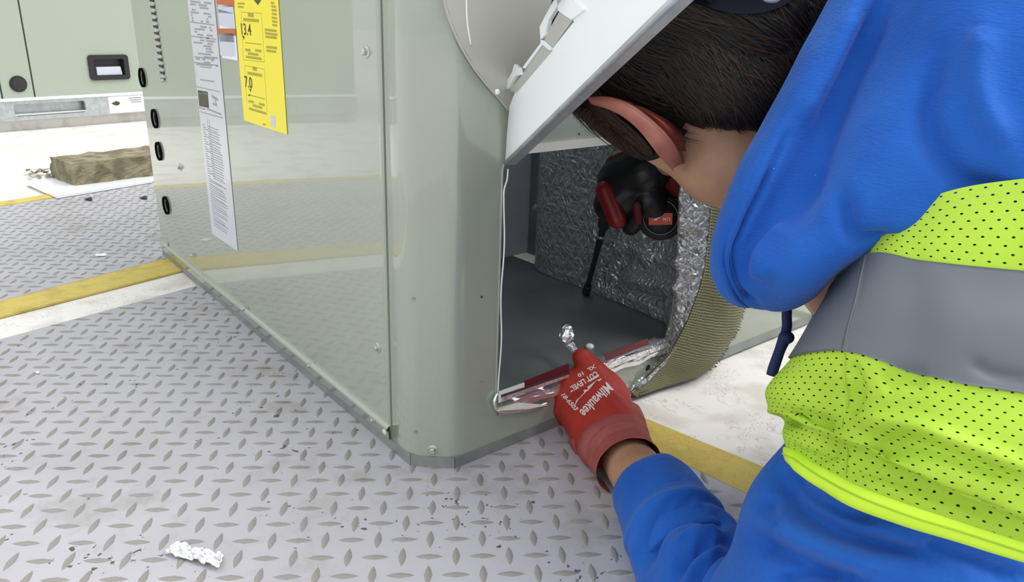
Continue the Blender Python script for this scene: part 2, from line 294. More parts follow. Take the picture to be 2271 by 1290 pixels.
def loft(ctr, rad, nseg=40, nc=28, rfun=None, mb=None, cap=True, world=False, ref=None, cre=None):
    C = np.array([c if world else P(*c) for c in ctr]); C = cr(C, nseg); R = cr(np.array([(r, r) if np.isscalar(r) else r for r in rad], float), nseg)
    T = np.gradient(C, axis=0); T /= np.linalg.norm(T, axis=1, keepdims=True); ref = CZV if ref is None else ref; g = np.zeros((nseg, nc, 3))
    for i in range(nseg):
        w_ = np.cross(T[i], ref); w_ /= np.linalg.norm(w_); h = np.cross(w_, T[i])
        for j in range(nc):
            th = 2*math.pi*j/nc; k = 1 if rfun is None else rfun(i/(nseg-1), th)
            g[i, j] = C[i]+w_*math.cos(th)*R[i, 0]*k+h*math.sin(th)*R[i, 1]*k   # th=pi/2 faces away or toward
    if cre:
        gg = np.concatenate([g, g[:, :1]], 1); n_ = gridnormals(gg); cen = C[:, None, :]; sg = np.sign((n_*(gg-cen)).sum(2).mean()); x_ = (gg-EYE)@ROT; g = creases_raw(gg, n_*sg, cre)[:, :-1]
    mb = mb or MB(); n0 = len(mb.V); gridmesh(g, mb, closed=True)
    if cap:
        mb.add([], []); mb.F.append(tuple(n0+j for j in range(nc))[::-1]); mb.F.append(tuple(n0+(nseg-1)*nc+j for j in range(nc)))
    return mb
def capsule(mb, p, q, r0, r1, world=False, nc=14):
    p, q = (np.asarray(p), np.asarray(q)) if world else (P(*p), P(*q)); ax = q-p; L = np.linalg.norm(ax); ax = ax/(L+1e-9)
    u = np.cross(ax, A(.3, .5, .81)); u /= np.linalg.norm(u); v = np.cross(ax, u); rows = []
    for k in range(6): a_ = math.pi/2*(k+.15)/6.; rows.append((p-ax*r0*math.cos(a_), r0*math.sin(a_)))
    rows.append((p, r0)); rows.append((q, r1))
    for k in range(6): a_ = math.pi/2*(1-(k+.85)/6.); rows.append((q+ax*r1*math.cos(a_), r1*math.sin(a_)))
    g = np.array([[c+(u*math.cos(t)+v*math.sin(t))*r for t in np.linspace(0, 2*math.pi, nc, endpoint=False)] for c, r in rows])
    n0 = len(mb.V); gridmesh(g, mb, closed=True); mb.F.append(tuple(n0+j for j in range(nc))[::-1]); mb.F.append(tuple(n0+(len(rows)-1)*nc+j for j in range(nc))); return mb
def ellipsoid(mb, c, ax, r, nu=28, nv=18):
    c = np.asarray(c); g = []
    for k in range(nv+1):
        ph = math.pi*(k+.02)/(nv+.04); g.append([c+ax[0]*r[0]*math.cos(ph)+ax[1]*r[1]*math.sin(ph)*math.cos(t)+ax[2]*r[2]*math.sin(ph)*math.sin(t) for t in np.linspace(0, 2*math.pi, nu, endpoint=False)])
    n0 = len(mb.V); gridmesh(np.array(g), mb, closed=True); mb.F.append(tuple(n0+j for j in range(nu))[::-1]); mb.F.append(tuple(n0+nv*nu+j for j in range(nu))); return mb
def fused(name, mb, m, parent, voxel=.004, smooth=6, deform=None, factor=.5):     # weld overlapping volumes into one skin
    me = bpy.data.meshes.new(name+'_raw'); me.from_pydata([tuple(v) for v in mb.V], [], mb.F); o = bpy.data.objects.new(name+'_raw', me); COL.objects.link(o)
    bm_ = __import__('bmesh').new(); bm_.from_mesh(me); __import__('bmesh').ops.recalc_face_normals(bm_, faces=bm_.faces); bm_.to_mesh(me); bm_.free()
    r = o.modifiers.new('r', 'REMESH'); r.mode = 'VOXEL'; r.voxel_size = voxel
    s_ = o.modifiers.new('s', 'SMOOTH'); s_.iterations = smooth; s_.factor = factor
    dg = bpy.context.evaluated_depsgraph_get(); dg.update(); ev = o.evaluated_get(dg); m2 = bpy.data.meshes.new_from_object(ev)
    V = np.array([v.co[:] for v in m2.vertices]); F = [tuple(p.vertices) for p in m2.polygons]
    bpy.data.objects.remove(o)
    if deform is not None: V = deform(V)
    return mesh(name, V, F, m, parent, True)
def tube(pts, r, nc=8, n=None, world=True, mb=None):
    pts = [p if world else P(*p) for p in pts]; n = n or max(2, len(pts)*4); C = cr(pts, n); rr = r if np.isscalar(r) else None
    T = np.gradient(C, axis=0); T /= np.linalg.norm(T, axis=1, keepdims=True); u = np.cross(T[0], A(.31, .52, .8)); g = []
    for i in range(n):
        u = u-T[i]*u.dot(T[i]); u /= np.linalg.norm(u); v = np.cross(T[i], u); rad = rr if rr is not None else np.interp(i/(n-1), np.linspace(0, 1, len(r)), r)
        g.append([C[i]+(u*math.cos(t)+v*math.sin(t))*rad for t in np.linspace(0, 2*math.pi, nc, endpoint=False)])
    mb = mb or MB(); n0 = len(mb.V); gridmesh(np.array(g), mb, closed=True); mb.F.append(tuple(n0+j for j in range(nc))[::-1]); mb.F.append(tuple(n0+(n-1)*nc+j for j in range(nc))); return mb
def plate2d(outer, hole, fn, t0, t1, mb=None):         # polygon (with a hole) given in 2-D, mapped by fn(u, z, off)
    loops = [[Vector((p[0], p[1], 0)) for p in outer]]+([[Vector((p[0], p[1], 0)) for p in hole]] if hole else [])
    tri = tessellate_polygon(loops); pts = [p for l in loops for p in l]; n = len(pts); mb = mb or MB()
    V = [fn(p.x, p.y, t0) for p in pts]+[fn(p.x, p.y, t1) for p in pts]; F = [tuple(t) for t in tri]+[tuple(n+i for i in t[::-1]) for t in tri]
    k = 0
    for l in loops:
        m_ = len(l); F += [(k+i, k+(i+1) % m_, n+k+(i+1) % m_, n+k+i) for i in range(m_)]; k += m_
    mb.add(V, F); return mb
def rrect(u0, u1, z0, z1, r, n=6):
    o = []
    for cx, cz, a0 in ((u1-r, z1-r, 0), (u0+r, z1-r, 90), (u0+r, z0+r, 180), (u1-r, z0+r, 270)):
        for k in range(n+1): a_ = math.radians(a0+90*k/n); o.append((cx+r*math.cos(a_), cz+r*math.sin(a_)))
    return o
def text2d(s_, size=1., bold=.0, shear=0., font=None):
    c = bpy.data.curves.new('t', 'FONT'); c.body = s_; c.size = size; c.offset = bold; c.shear = shear; c.resolution_u = 3
    o = bpy.data.objects.new('t', c); COL.objects.link(o); dg = bpy.context.evaluated_depsgraph_get(); dg.update(); me = bpy.data.meshes.new_from_object(o.evaluated_get(dg))
    V = np.array([v.co[:2] for v in me.vertices]); F = [tuple(p.vertices) for p in me.polygons]; bpy.data.objects.remove(o); return V, F
def basis(n):
    n = np.asarray(n)/np.linalg.norm(n); u = np.cross(A(0, 0, 1), n); u = A(1, 0, 0) if np.linalg.norm(u) < 1e-6 else u/np.linalg.norm(u); return u, np.cross(n, u), n
def creases_raw(g, n, curves):
    c = (g-EYE)@ROT; x = CX+c[..., 0]/-c[..., 2]*FPX; y = CY-c[..., 1]/-c[..., 2]*FPX; facing = (n*(EYE-g)).sum(2)/np.linalg.norm(EYE-g, axis=2); tot = np.zeros(x.shape)
    for pts, w_, dep in curves:
        q = cr(np.array(pts, float), 14*len(pts)); d2 = np.full(x.shape, 1e9); ti = np.zeros(x.shape)
        for i, (a_, b_) in enumerate(q):
            dd = (x-a_)**2+(y-b_)**2; m_ = dd < d2; d2[m_] = dd[m_]; ti[m_] = i/(len(q)-1)
        env = np.clip(np.minimum(ti, 1-ti)*5+.25, 0, 1); tot += 1.7*dep*np.exp(-d2/(w_*w_))*env
    return g-n*(tot*np.clip(facing*2.5, 0, 1))[:, :, None]
def creases(g, curves): return creases_raw(g, gridnormals(g), curves)
# ================================================================== SETTING
FLZ = 0.
o = mesh('floor', [(-14, -14, -.004), (18, -14, -.004), (18, 18, -.004), (-14, 18, -.004), (-14, -14, -.1), (18, -14, -.1), (18, 18, -.1), (-14, 18, -.1)], [(0, 1, 2, 3), (7, 6, 5, 4), (0, 4, 5, 1), (1, 5, 6, 2), (2, 6, 7, 3), (3, 7, 4, 0)], 'concrete')
tag(o, 'white painted concrete deck with stains and fine cracks', kind='structure')
def strip(name, poly, m, z0, z1, label, kind='structure', parent=None):
    fn = lambda x, y, z: A(x, y, z); mb = plate2d([(p[0], p[1]) for p in poly], None, fn, z0, z1); o = mb.mk(name, m, parent); tag(o, label, kind=kind); return o
def ext(p, q, a_, b_):                                  # lengthen a segment at both ends
    d = (q-p)/np.linalg.norm(q-p); return p-d*a_, q+d*b_
y0a, y0b = ext(G(0, 668), G(370, 573), .8, .45); y1a, y1b = ext(G(0, 702), G(400, 600), .8, .42)
strip('trim_1', [y1a, y1b, y0b, y0a], 'yellowline', -.003, .0004, 'worn yellow safety line crossing under the cabinet')
f0a, f0b = ext(G(0, 447), G(110, 430), .8, 1.2); f1a, f1b = ext(G(0, 457), G(120, 438), .8, 1.2)
strip('trim_2', [f1a, f1b, f0b, f0a], 'yellowline', -.003, .0004, 'bright yellow safety line at the far edge of the tread plates')
r0a, r0b = ext(G(1425, 925), G(1705, 1040), .25, .9); r1a, r1b = ext(G(1480, 1010), G(1690, 1110), .3, .9)
strip('trim_3', [r1a, r1b, r0b, r0a], 'yellowline', -.003, .0004, 'worn yellow safety line beside the gloved hand')
# tread plates
ud = ray(1030, 33)[:2]; ud = ud/np.linalg.norm(ud); vd = A(ud[1], -ud[0])
def inter(p, q, r, s_):
    a_ = np.array([[q[0]-p[0], r[0]-s_[0]], [q[1]-p[1], r[1]-s_[1]]]); t = np.linalg.solve(a_, np.array([r[0]-p[0], r[1]-p[1]])); return p+(q-p)*t[0]
def inpoly(x, y, poly):
    c = False; n = len(poly)
    for i in range(n):
        x1, y1 = poly[i][0], poly[i][1]; x2, y2 = poly[i-1][0], poly[i-1][1]
        if (y1 > y) != (y2 > y) and x < (x2-x1)*(y-y1)/(y2-y1)+x1: c = not c
    return c
UNIT = [LF.at(0, 0), LF.at(.896, 0), LF.at(.896, 0)+RF.d*.74, RF.at(.7, 0), RF.at(0, 0)]
def lugmesh():
    L, Wd, h = .0124, .0036, .0019; V = []
    for x_, y_ in ((1, 0), (.58, .62), (0, 1), (-.58, .62), (-1, 0), (-.58, -.62), (0, -1), (.58, -.62)): V.append((L*x_, Wd*y_, 0))
    V += [(-L*.5, 0, h*.9), (0, 0, h), (L*.5, 0, h*.9)]
    F = [(0, 1, 10), (1, 2, 9, 10), (2, 3, 8, 9), (3, 4, 8), (4, 5, 8), (5, 6, 9, 8), (6, 7, 10, 9), (7, 0, 10)]
    return V, F
LV, LFc = lugmesh(); lug_me = bpy.data.meshes.new('tread_lug'); lug_me.from_pydata(LV, [], LFc); lug_me.materials.append(MT['lug'])
lug_me.polygons.foreach_set('use_smooth', [True]*len(lug_me.polygons))
def tread(poly, label, top, near, nlug=300):
    c0 = np.mean(poly, axis=0); root = empty('tread_plate', (near[0], near[1], -.003)); tag(root, label, 'steel plate')
    plate2d([(p[0], p[1]) for p in poly], None, lambda x, y, z: A(x, y, z), -.0035, top).mk('plate_sheet', 'plate', root)
    sp_ = .0236; items = []
    for i in range(-170, 171):
        for j in range(-170, 171):
            q = EYE[:2]*0+ud*(i*sp_)+vd*(j*sp_)+A(.004, .009)
            if not inpoly(q[0], q[1], poly) or inpoly(q[0], q[1], UNIT): continue
            if not (inpoly(q[0]+ud[0]*.01, q[1]+ud[1]*.01, poly) and inpoly(q[0]-ud[0]*.01, q[1]-ud[1]*.01, poly) and inpoly(q[0]+vd[0]*.01, q[1]+vd[1]*.01, poly) and inpoly(q[0]-vd[0]*.01, q[1]-vd[1]*.01, poly)): continue
            x, y, d = proj((q[0], q[1], 0)); seen = d > .1 and -120 < x < W+120 and 0 < y < H+120
            if d < .1 or not (-500 < x < W+700 and y < H+900): continue
            items.append((not seen, d, q, (i+j) % 2))
    items.sort(key=lambda t: (t[0], t[1])); mb = MB()
    for k, (ns, d, q, odd) in enumerate(items):
        dr = ud if odd else vd; ang = math.atan2(dr[1], dr[0])
        if k < nlug:
            l = bpy.data.objects.new('tread_lug', lug_me); COL.objects.link(l); par(l, root); l.matrix_basis = Matrix.Translation((q[0], q[1], top))@Matrix.Rotation(ang, 4, 'Z')
        else:
            c, s_ = math.cos(ang), math.sin(ang); mb.add([(q[0]+v[0]*c-v[1]*s_, q[1]+v[0]*s_+v[1]*c, top+v[2]) for v in LV], LFc)
    if mb.V: o = mb.mk('tread_lugs', 'lug', root, True); o['kind'] = 'stuff'
    return root
wl, wr = ext(G(0, 752), G(437, 633), 1.0, 0); rn, rf_ = G(1690, 1110), G(1480, 1010)
cnr = inter(wl[:2], wr[:2], rn[:2], rf_[:2]); rr = rn[:2]+(rn[:2]-rf_[:2])/np.linalg.norm((rn-rf_)[:2])*.9
far_l = wl[:2]+A(.15, -1.5)
polyA = [wl[:2], cnr, rr, far_l]
tread(polyA, 'near grey diamond tread plate below the cabinet, foil scrap lying on it', 0., G(960, 1150))
pb0, pb1 = ext(G(0, 458), G(120, 439), .8, 1.1); pc0, pc1 = ext(G(0, 667), G(370, 572), .8, .45)
tread([pc0[:2], pc1[:2], pb1[:2], pb0[:2]], 'far grey diamond tread plate between two yellow lines', 0., G(180, 520))
# ================================================================== ROOFTOP UNIT (the big cabinet)
unit = empty('rooftop_unit', RF.at(0, 0)); tag(unit, 'large grey-green rooftop air conditioner cabinet with open access hole and yellow sticker', 'air conditioner')
HT = .86
fnL = lambda u, z, t: LF.at(u, z, t); fnR = lambda u, z, t: RF.at(u, z, t)
# side panel on the left face
pnl = rrect(.0420, .893, .018, HT, .006)
plate2d(pnl, None, fnL, -.012, .0, ).mk('side_panel', 'cabinet', unit)
prof = [(.0500, 0), (.0475, .0010), (.0450, .0012), (.0432, .0002), (.0424, -.0025), (.0422, -.011)]
gridmesh(np.array([[LF.at(u, z, o_) for u, o_ in prof] for z in (.026, .3, .6, HT)])).mk('panel_rolled_edge', 'cabinet', unit, True)
plate2d([(0.03, .020), (.8955, .020), (.8955, HT), (.03, HT)], None, fnL, -.02, -.014).mk('panel_backing', 'gap', unit)
# corner post: strip on the left face + chamfer + rounded edge, then right face with the opening
mb = MB(); prof = [LF.at(.0395, 0, -.012), LF.at(.0395, 0, -.002), LF.at(.037, 0, .0005)]
A0, B0 = LF.at(0, 0), RF.at(0, 0)
for k in range(5):
    t = k/4; prof.append(LF.at(.012, 0)*(1-t)**2+2*t*(1-t)*A0+t*t*(A0*.8+B0*.2))
for k in range(5):
    t = k/4; prof.append((A0*.2+B0*.8)*(1-t)**2+2*t*(1-t)*B0+t*t*RF.at(.012, 0))
prof.append(RF.at(.02, 0))
g = np.array([[p+A(0, 0, z) for p in prof] for z in (.010, .2, .5, HT)]); gridmesh(g, mb); mb.mk('corner_post', 'cabinet', unit, True)
OP = [(u, z) for u, z in rrect(.0545, .3445, .0545, .3245, .016)]
WR = .72
plate2d([(.02, .01), (WR, .01), (WR, HT), (.02, HT)], OP, fnR, 0., -.0025).mk('front_panel', 'cabinet', unit)
# shallow pressed rim round the opening
def loopcurve(loop, off, grow):
    c = np.mean(loop, axis=0); out = []
    for u, z in loop:
        v = A(u-c[0], z-c[1]); out.append(RF.at(u+np.sign(v[0])*grow, z+np.sign(v[1])*grow, off))
    return out
def ringtube(pts, r, nc=6):
    n = len(pts); g = []
    for i in range(n):
        t = pts[(i+1) % n]-pts[i-1]; t /= np.linalg.norm(t)+1e-9; u = RF.n; v = np.cross(t, u); g.append([pts[i]+(u*math.cos(a_)+v*math.sin(a_))*r for a_ in np.linspace(0, 2*math.pi, nc, endpoint=False)])
    g.append(g[0]); return gridmesh(np.array(g), closed=True)
dense = rrect(.0545, .3445, .0545, .3245, .016, 8)
ringtube(loopcurve(dense, .0, .0010), .0013).mk('opening_rim', 'cabinet', unit, True)
mb = MB(); mb.quadbox([LF.at(.0385, .004, -.0006), LF.at(.060, .004, -.0006), LF.at(.060, .027, -.0006), LF.at(.0385, .027, -.0006)], -LF.n*.003); mb.mk('corner_gusset', 'cabinet', unit)
# top lip
mb = MB(); mb.box8([RF.at(.066, .3245, .001), RF.at(.34, .3245, .001), RF.at(.34, .3245, -.03), RF.at(.066, .3245, -.03), RF.at(.066, .334, .004), RF.at(.34, .334, .004), RF.at(.34, .327, -.03), RF.at(.066, .327, -.03)]); mb.mk('top_lip', 'whitelip', unit)
# far faces and roof of the cabinet
bl, br_ = LF.at(.896, 0), LF.at(.896, 0)+RF.d*(WR+.04)
mb = MB(); mb.quadbox([bl, br_, br_+A(0, 0, HT), bl+A(0, 0, HT)], LF.d*-.003); mb.mk('rear_panel', 'cabinet', unit)
fr = RF.at(WR, 0); mb = MB(); mb.quadbox([fr, br_, br_+A(0, 0, HT), fr+A(0, 0, HT)], RF.d*-.003); mb.mk('end_panel', 'cabinet', unit)
def roofpiece(q):
    mb = MB(); k = len(q); q = [p+A(0, 0, HT-p[2]) for p in q]; mb.add(q+[v+A(0, 0, .02) for v in q], [tuple(range(k)), tuple(range(2*k-1, k-1, -1))]+[(i, (i+1) % k, k+(i+1) % k, k+i) for i in range(k)]); return mb.mk('roof_sheet', 'cabinet', unit)
roofpiece([LF.at(0, 0), RF.at(0, 0), RF.at(WR, 0), RF.at(WR, 0, -.14), LF.at(.14, 0)]); roofpiece([LF.at(.50, 0), RF.at(WR, 0, -.50), br_, bl])  # made-up gap between the two pieces lets sky light into the interior
# base rail around the foot
def wallstrip(pts, z0, z1, th, name, m):
    mb = MB()
    for p, q, n in pts: mb.quadbox([p+A(0, 0, z0), q+A(0, 0, z0), q+A(0, 0, z1), p+A(0, 0, z1)], n*th)
    return mb.mk(name, m, unit)
cn = LF.n+RF.n; cn /= np.linalg.norm(cn)
wallstrip([(LF.at(.8955, 0), A0, LF.n), (A0, B0, cn), (B0, RF.at(WR, 0), RF.n)], 0, .0125, .0015, 'base_rail', 'rail')
# folded flange with a bright crest along the panel's foot
prof = [(.0115, .0), (.012, .003), (.022, .0035), (.025, .006), (.028, .0035), (.0285, 0)]
g = np.array([[LF.at(u, z, o_) for z, o_ in prof] for u in np.linspace(.0405, .89, 30)]); gridmesh(g).mk('foot_flange', 'cabinet', unit, True)
# screws
def screwmesh():
    V = []; F = []; ring = []
    for r, z in ((.0058, 0), (.0058, .0006), (.0040, .0012)): ring.append([(r*math.cos(t), r*math.sin(t), z) for t in np.linspace(0, 2*math.pi, 12, endpoint=False)])
    for r, z in ((.0036, .0012), (.0034, .0040), (.0028, .0046)): ring.append([(r*math.cos(round(t/(math.pi/3))*math.pi/3+.001*t), r*math.sin(round(t/(math.pi/3))*math.pi/3+.001*t), z) for t in np.linspace(0, 2*math.pi, 12, endpoint=False)])
    for r_ in ring: V += r_
    for k in range(5): F += [(k*12+i, k*12+(i+1) % 12, (k+1)*12+(i+1) % 12, (k+1)*12+i) for i in range(12)]
    F.append(tuple(60+i for i in range(12))); me = bpy.data.meshes.new('screw'); me.from_pydata(V, [], F); me.materials.append(MT['screw']); return me
SCR = screwmesh()
def put(me, name, w_, n, parent, sc=1., rot=0.):
    u, v, n = basis(n); o = bpy.data.objects.new(name, me); COL.objects.link(o); par(o, parent)
    R_ = Matrix([[u[i]*sc, v[i]*sc, n[i]*sc] for i in range(3)]).to_4x4(); o.matrix_basis = Matrix.Translation(Vector(w_))@R_@Matrix.Rotation(rot, 4, 'Z'); return o
for (x, y), off, sc in [((813, 115), 0, 1), ((838, 770), 0, 1), ((400, 370), 0, 1.1), ((687, 810), .004, .75), ((828, 931), .004, .75), ((540, 686), .004, .75), ((425, 566), .0035, .75), ((370, 545), .002, 1), ((365, 178), 0, 1)]:
    put(SCR, 'screw', LF.px(x, y, off), LF.n, unit, sc, random.random())
cp = Plane(A0, B0, 1); cp.n = cn if abs(cp.n.dot(cn)) < .5 else cp.n*np.sign(cp.n.dot(cn))
put(SCR, 'screw', cp.px(960, 997, 0), cp.n, unit, 1.0)
def dimple(w_, n, r, m='gap', name='dimple', parent=None):
    mb = MB(); u, v, n = basis(n); ring = [w_+(u*math.cos(t)+v*math.sin(t))*r for t in np.linspace(0, 2*math.pi, 12, endpoint=False)]
    mb.add([p-n*.0005 for p in ring]+[p+n*.0004 for p in ring]+[w_+n*.0002], [(i, (i+1) % 12, 12+(i+1) % 12, 12+i) for i in range(12)]+[(12+i, 12+(i+1) % 12, 24) for i in range(12)]); return mb.mk(name, m, parent or unit)
dimple(cp.px(917, 663), cp.n, .0016, 'rail'); dimple(cp.px(922, 958), cp.n, .0022, 'rail')
dimple(RF.px(1068, 658), RF.n, .0013, 'gap'); dimple(RF.px(1068, 845), RF.n, .0013, 'screw'); dimple(RF.px(1437, 815), RF.n, .0042, 'dark', 'screw_hole')
dimple(RF.px(1284, 297), RF.n, .0012, 'gap')
ellipsoid(MB(), LF.px(853, 957, .005), [LF.d, A(0, 0, 1), LF.n], [.0036, .0036, .0018], 10, 6).mk('paint_dab', 'dab', unit, True)
# knock-out holes on the far end of the left face
for x, y in ((317, 172), (345, 263), (354, 335), (370, 455)):
    w_ = LF.px(x, y); u, z = LF.uz(x, y); n_ = 20; R_ = .0165
    ring = [LF.at(u+R_*math.cos(t), z+R_*math.sin(t), .0035) for t in np.linspace(0, 2*math.pi, n_, endpoint=False)]; ri = [LF.at(u+R_*.88*math.cos(t), z+R_*.88*math.sin(t), .0035) for t in np.linspace(0, 2*math.pi, n_, endpoint=False)]
    rb = [LF.at(u+R_*math.cos(t), z+R_*math.sin(t), -.001) for t in np.linspace(0, 2*math.pi, n_, endpoint=False)]; rc = [LF.at(u+R_*.85*math.cos(t), z+R_*.85*math.sin(t), -.0005) for t in np.linspace(0, 2*math.pi, n_, endpoint=False)]
    mb = MB(); mb.add(rb+ring+ri+rc+[LF.at(u, z, .0008)], [(a_*n_+i, a_*n_+(i+1) % n_, (a_+1)*n_+(i+1) % n_, (a_+1)*n_+i) for a_ in range(3) for i in range(n_)]+[(3*n_+i, 3*n_+(i+1) % n_, 4*n_) for i in range(n_)]); mb.mk('hole_plug', 'hole', unit)
# column of pressed louvres
for k in range(13):
    y = -6+k*14.6; x = 339+.145*y; u, z = LF.uz(x, y)
    ellipsoid(MB(), LF.at(u, z, .0), [LF.d, A(0, 0, 1), LF.n], [.0135, .0035, .0050], 12, 8).mk('louvre', 'cabinet', unit, True)
    u2, z2 = LF.uz(x-1, y+6); mb = MB(); mb.box8([LF.at(u2+a_, z2+b_, c_) for c_ in (-.001, .0012) for a_, b_ in ((-.011, -.0022), (.011, -.0022), (.011, .0016), (-.011, .0016))]); mb.mk('louvre_slot', 'gap', unit)
# vertical crease line beside the louvres
for x0_, x1_ in ((395, 402),):
    pass
# ---- interior
zf = .055
def Fr(u, t, z): return RF.at(u, z, -t)                 # t runs into the cabinet
mb = MB(); mb.quadbox([Fr(.02, .004, zf), Fr(.42, .004, zf), Fr(.42, .42, zf), Fr(.02, .42, zf)], A(0, 0, -.004)); mb.mk('drain_pan', 'pan', unit)
mb = MB(); mb.quadbox([Fr(.02, .412, zf), Fr(.455, .412, zf), Fr(.455, .412, .45), Fr(.02, .412, .45)], -RF.n*.004); mb.mk('inner_back_panel', 'backpanel', unit)
mb = MB(); mb.quadbox([Fr(.02, .004, .02), Fr(.02, .42, .02), Fr(.02, .42, .45), Fr(.02, .004, .45)], -RF.d*.003); mb.mk('inner_side_panel', 'pan', unit)
mb = MB(); mb.quadbox([Fr(.02, .004, .45), Fr(.5, .004, .45), Fr(.5, .18, .45), Fr(.02, .18, .45)], A(0, 0, .003)); mb.mk('inner_top_panel', 'pan', unit)  # cut short under the added roof gap so light reaches the back
# dark post in the back corner and a small fastener
us = RF.px(1176, 450, -.40)
mb = MB(); mb.box8([Fr(a_, b_, z) for z in (zf, .44) for a_, b_ in ((.452, .375), (.475, .375), (.475, .41), (.452, .41))]); mb.mk('inner_post', 'rail', unit)
put(SCR, 'inner_screw', Fr(.3995, .335, .16), -RF.d, unit, 1.0)
# foil-faced liner: inner wall that bulges out through the opening
Apx = [(1585, 330), (1577, 465), (1562, 600), (1532, 695), (1508, 745), (1480, 790), (1447, 825), (1398, 869)]
At = [-.03, -.03, -.028, -.024, -.02, -.014, -.008, -.003]
Cpx = [(1512, 330), (1505, 465), (1499, 600), (1494, 690), (1489, 745), (1474, 786), (1443, 823), (1394, 867)]
zz = [.40, .31, .22, .15, .105, .078, .062, .057]
rows = []
for i in range(8):
    z = zz[i]; c = RF.px(*Cpx[i], .0015); a_ = RF.px(*Apx[i], -At[i]); m1 = .5*(c+a_)+RF.n*.004
    t3 = Fr(.368 if i < 5 else .352, .012, max(z, .0565))
    rows.append([Fr(.47, .385, z), Fr(.402, .33, z), Fr(.400, .22, z), Fr(.398, .12, z), Fr(.392, .05, z), t3, c, m1, a_])
net = rows; g = patch(net, 110, 80, True); n = gridnormals(g)
q = g.reshape(-1, 3); cr_ = (nz(q, 60, 3)*.5+nz(q, 140, 5)*.3+np.abs(nz(q, 90, 7))*.6).reshape(g.shape[:2])
am = np.interp(np.linspace(0, 1, 110), [0, .1, .25, .6, .78, .9, 1], [0, .2, .5, 1, .4, .15, 0]); g2 = g+n*(cr_*am[None, :]*.0042)[:, :, None]
g2 = creases(g2, [([(1425, 480), (1440, 530), (1452, 590)], 6, .006), ([(1400, 555), (1372, 600), (1352, 650)], 8, .007), ([(1385, 495), (1355, 550), (1338, 600), (1330, 640)], 6, .005), ([(1410, 560), (1460, 575), (1520, 580)], 9, -.005), ([(1360, 560), (1400, 545)], 7, -.005), ([(1390, 620), (1450, 632), (1510, 640)], 8, -.005), ([(1395, 645), (1450, 660), (1500, 668)], 7, .004), ([(1460, 520), (1500, 530), (1540, 520)], 8, .004)])
g2[..., 2] = np.maximum(g2[..., 2], .003)
lin = thick(g2, .003).mk('insulation_liner', 'foil', unit, True, uv=True)
# woven outer cloth of the liner, curling over the panel to the ground
Bpx = [(1690, 330), (1680, 480), (1668, 600), (1648, 695), (1622, 755), (1592, 802), (1530, 850), (1420, 881)]
Bt = [-.02, -.02, -.022, -.022, -.02, -.018, -.016, -.006]; rows = []
for i in range(8):
    a_ = RF.px(*Apx[i], -At[i]+.001); b_ = RF.px(*Bpx[i], -Bt[i]); m1 = a_*.66+b_*.34+RF.n*(.020 if i < 6 else .008); m2 = a_*.3+b_*.7+RF.n*(.016 if i < 6 else .006); rows.append([a_, m1, m2, b_])
g = patch(rows, 40, 70, True); n = gridnormals(g); g = g+n*(nz(g.reshape(-1, 3), 45, 11).reshape(g.shape[:2])*.0022)[:, :, None]; g[..., 2] = np.maximum(g[..., 2], .0045)
wo = thick(g, .004).mk('woven_backing', 'woven', lin, True, uv=True)
mb = MB(); e_ = g[:, -1]
for k in range(0, 70, 1):
    for r_ in range(3):
        p = e_[k]+rng.normal(0, .0008, 3); p[2] = max(p[2], .003); d_ = RF.d*rng.uniform(.2, 1)+A(0, 0, -.5)*rng.uniform(0, 1)+RF.n*rng.uniform(-.3, .5); q_ = p+d_*rng.uniform(.002, .005); q_[2] = max(q_[2], .0015); tube([p, q_], .0006, 4, 3, mb=mb)
o = mb.mk('frayed_threads', 'woven', lin); o['kind'] = 'stuff'
# foil taped sill
L0 = [(1098, 905), (1108, 868), (1220, 815), (1330, 772), (1440, 728), (1468, 716)]
sill_out = []
us = np.linspace(.0555, .343, 40)
prof = [(.024, .0560), (.015, .0568), (.0145, .0592), (.0060, .0598), (.0055, .0572), (-.0030, .0566), (-.0036, .0520), (-.0052, .0515), (-.0052, .0462), (-.0020, .0440)]
g = np.array([[Fr(u, t+.0010*math.sin(u*130)*(1 if k_ > 2 else .3), z+.0012*math.sin(u*90+t*300)) for k_, (t, z) in enumerate(prof)] for u in us])
n = gridnormals(g); g = g+n*(nz(g.reshape(-1, 3)*A(.5, 1, 2.5), 90, 21).reshape(g.shape[:2])*.0004)[:, :, None]
thick(g, .0008).mk('foil_sill', 'foiltape', unit)
# rounded end of the sill tape
p_ = [RF.px(1104, 872, .003), RF.px(1097, 890, .005), RF.px(1104, 908, .005), RF.px(1130, 911, .005), RF.px(1180, 905, .004), RF.px(1215, 893, .004)]
tube(p_, .0026, 8, 30).mk('tape_roll', 'foiltape', unit, True)
mb = MB(); mb.quadbox([RF.px(1104, 905, .0078), RF.px(1148, 893, .0075), RF.px(1146, 899, .0075), RF.px(1108, 911, .0078)], -RF.n*.001); mb.mk('tape_edge', 'dab', unit)
def sillstrip(name, q, m, off=.0065): mb = MB(); mb.quadbox([RF.px(*p, off) for p in q], -RF.n*.0008); return mb.mk(name, m, unit)
sillstrip('white_sill_strip', [(1106, 893), (1165, 872), (1163, 848), (1108, 868)], 'whitelip'); sillstrip('painted_glove_reflection', [(1163, 862), (1262, 826), (1262, 806), (1163, 845)], 'glovereflect')  # maroon strips paint the glove's reflection on the sill
sillstrip('painted_glove_reflection', [(1345, 800), (1440, 763), (1436, 750), (1340, 786)], 'glovereflect'); sillstrip('bright_sill_edge', [(1325, 824), (1486, 768), (1484, 759), (1345, 806)], 'foilbit', .0075)
sillstrip('bright_sill_edge', [(1112, 890), (1262, 836), (1262, 830), (1112, 881)], 'foilbit', .0075); sillstrip('dark_sill_groove', [(1112, 881), (1262, 830), (1262, 826), (1112, 876)], 'gap', .0073)
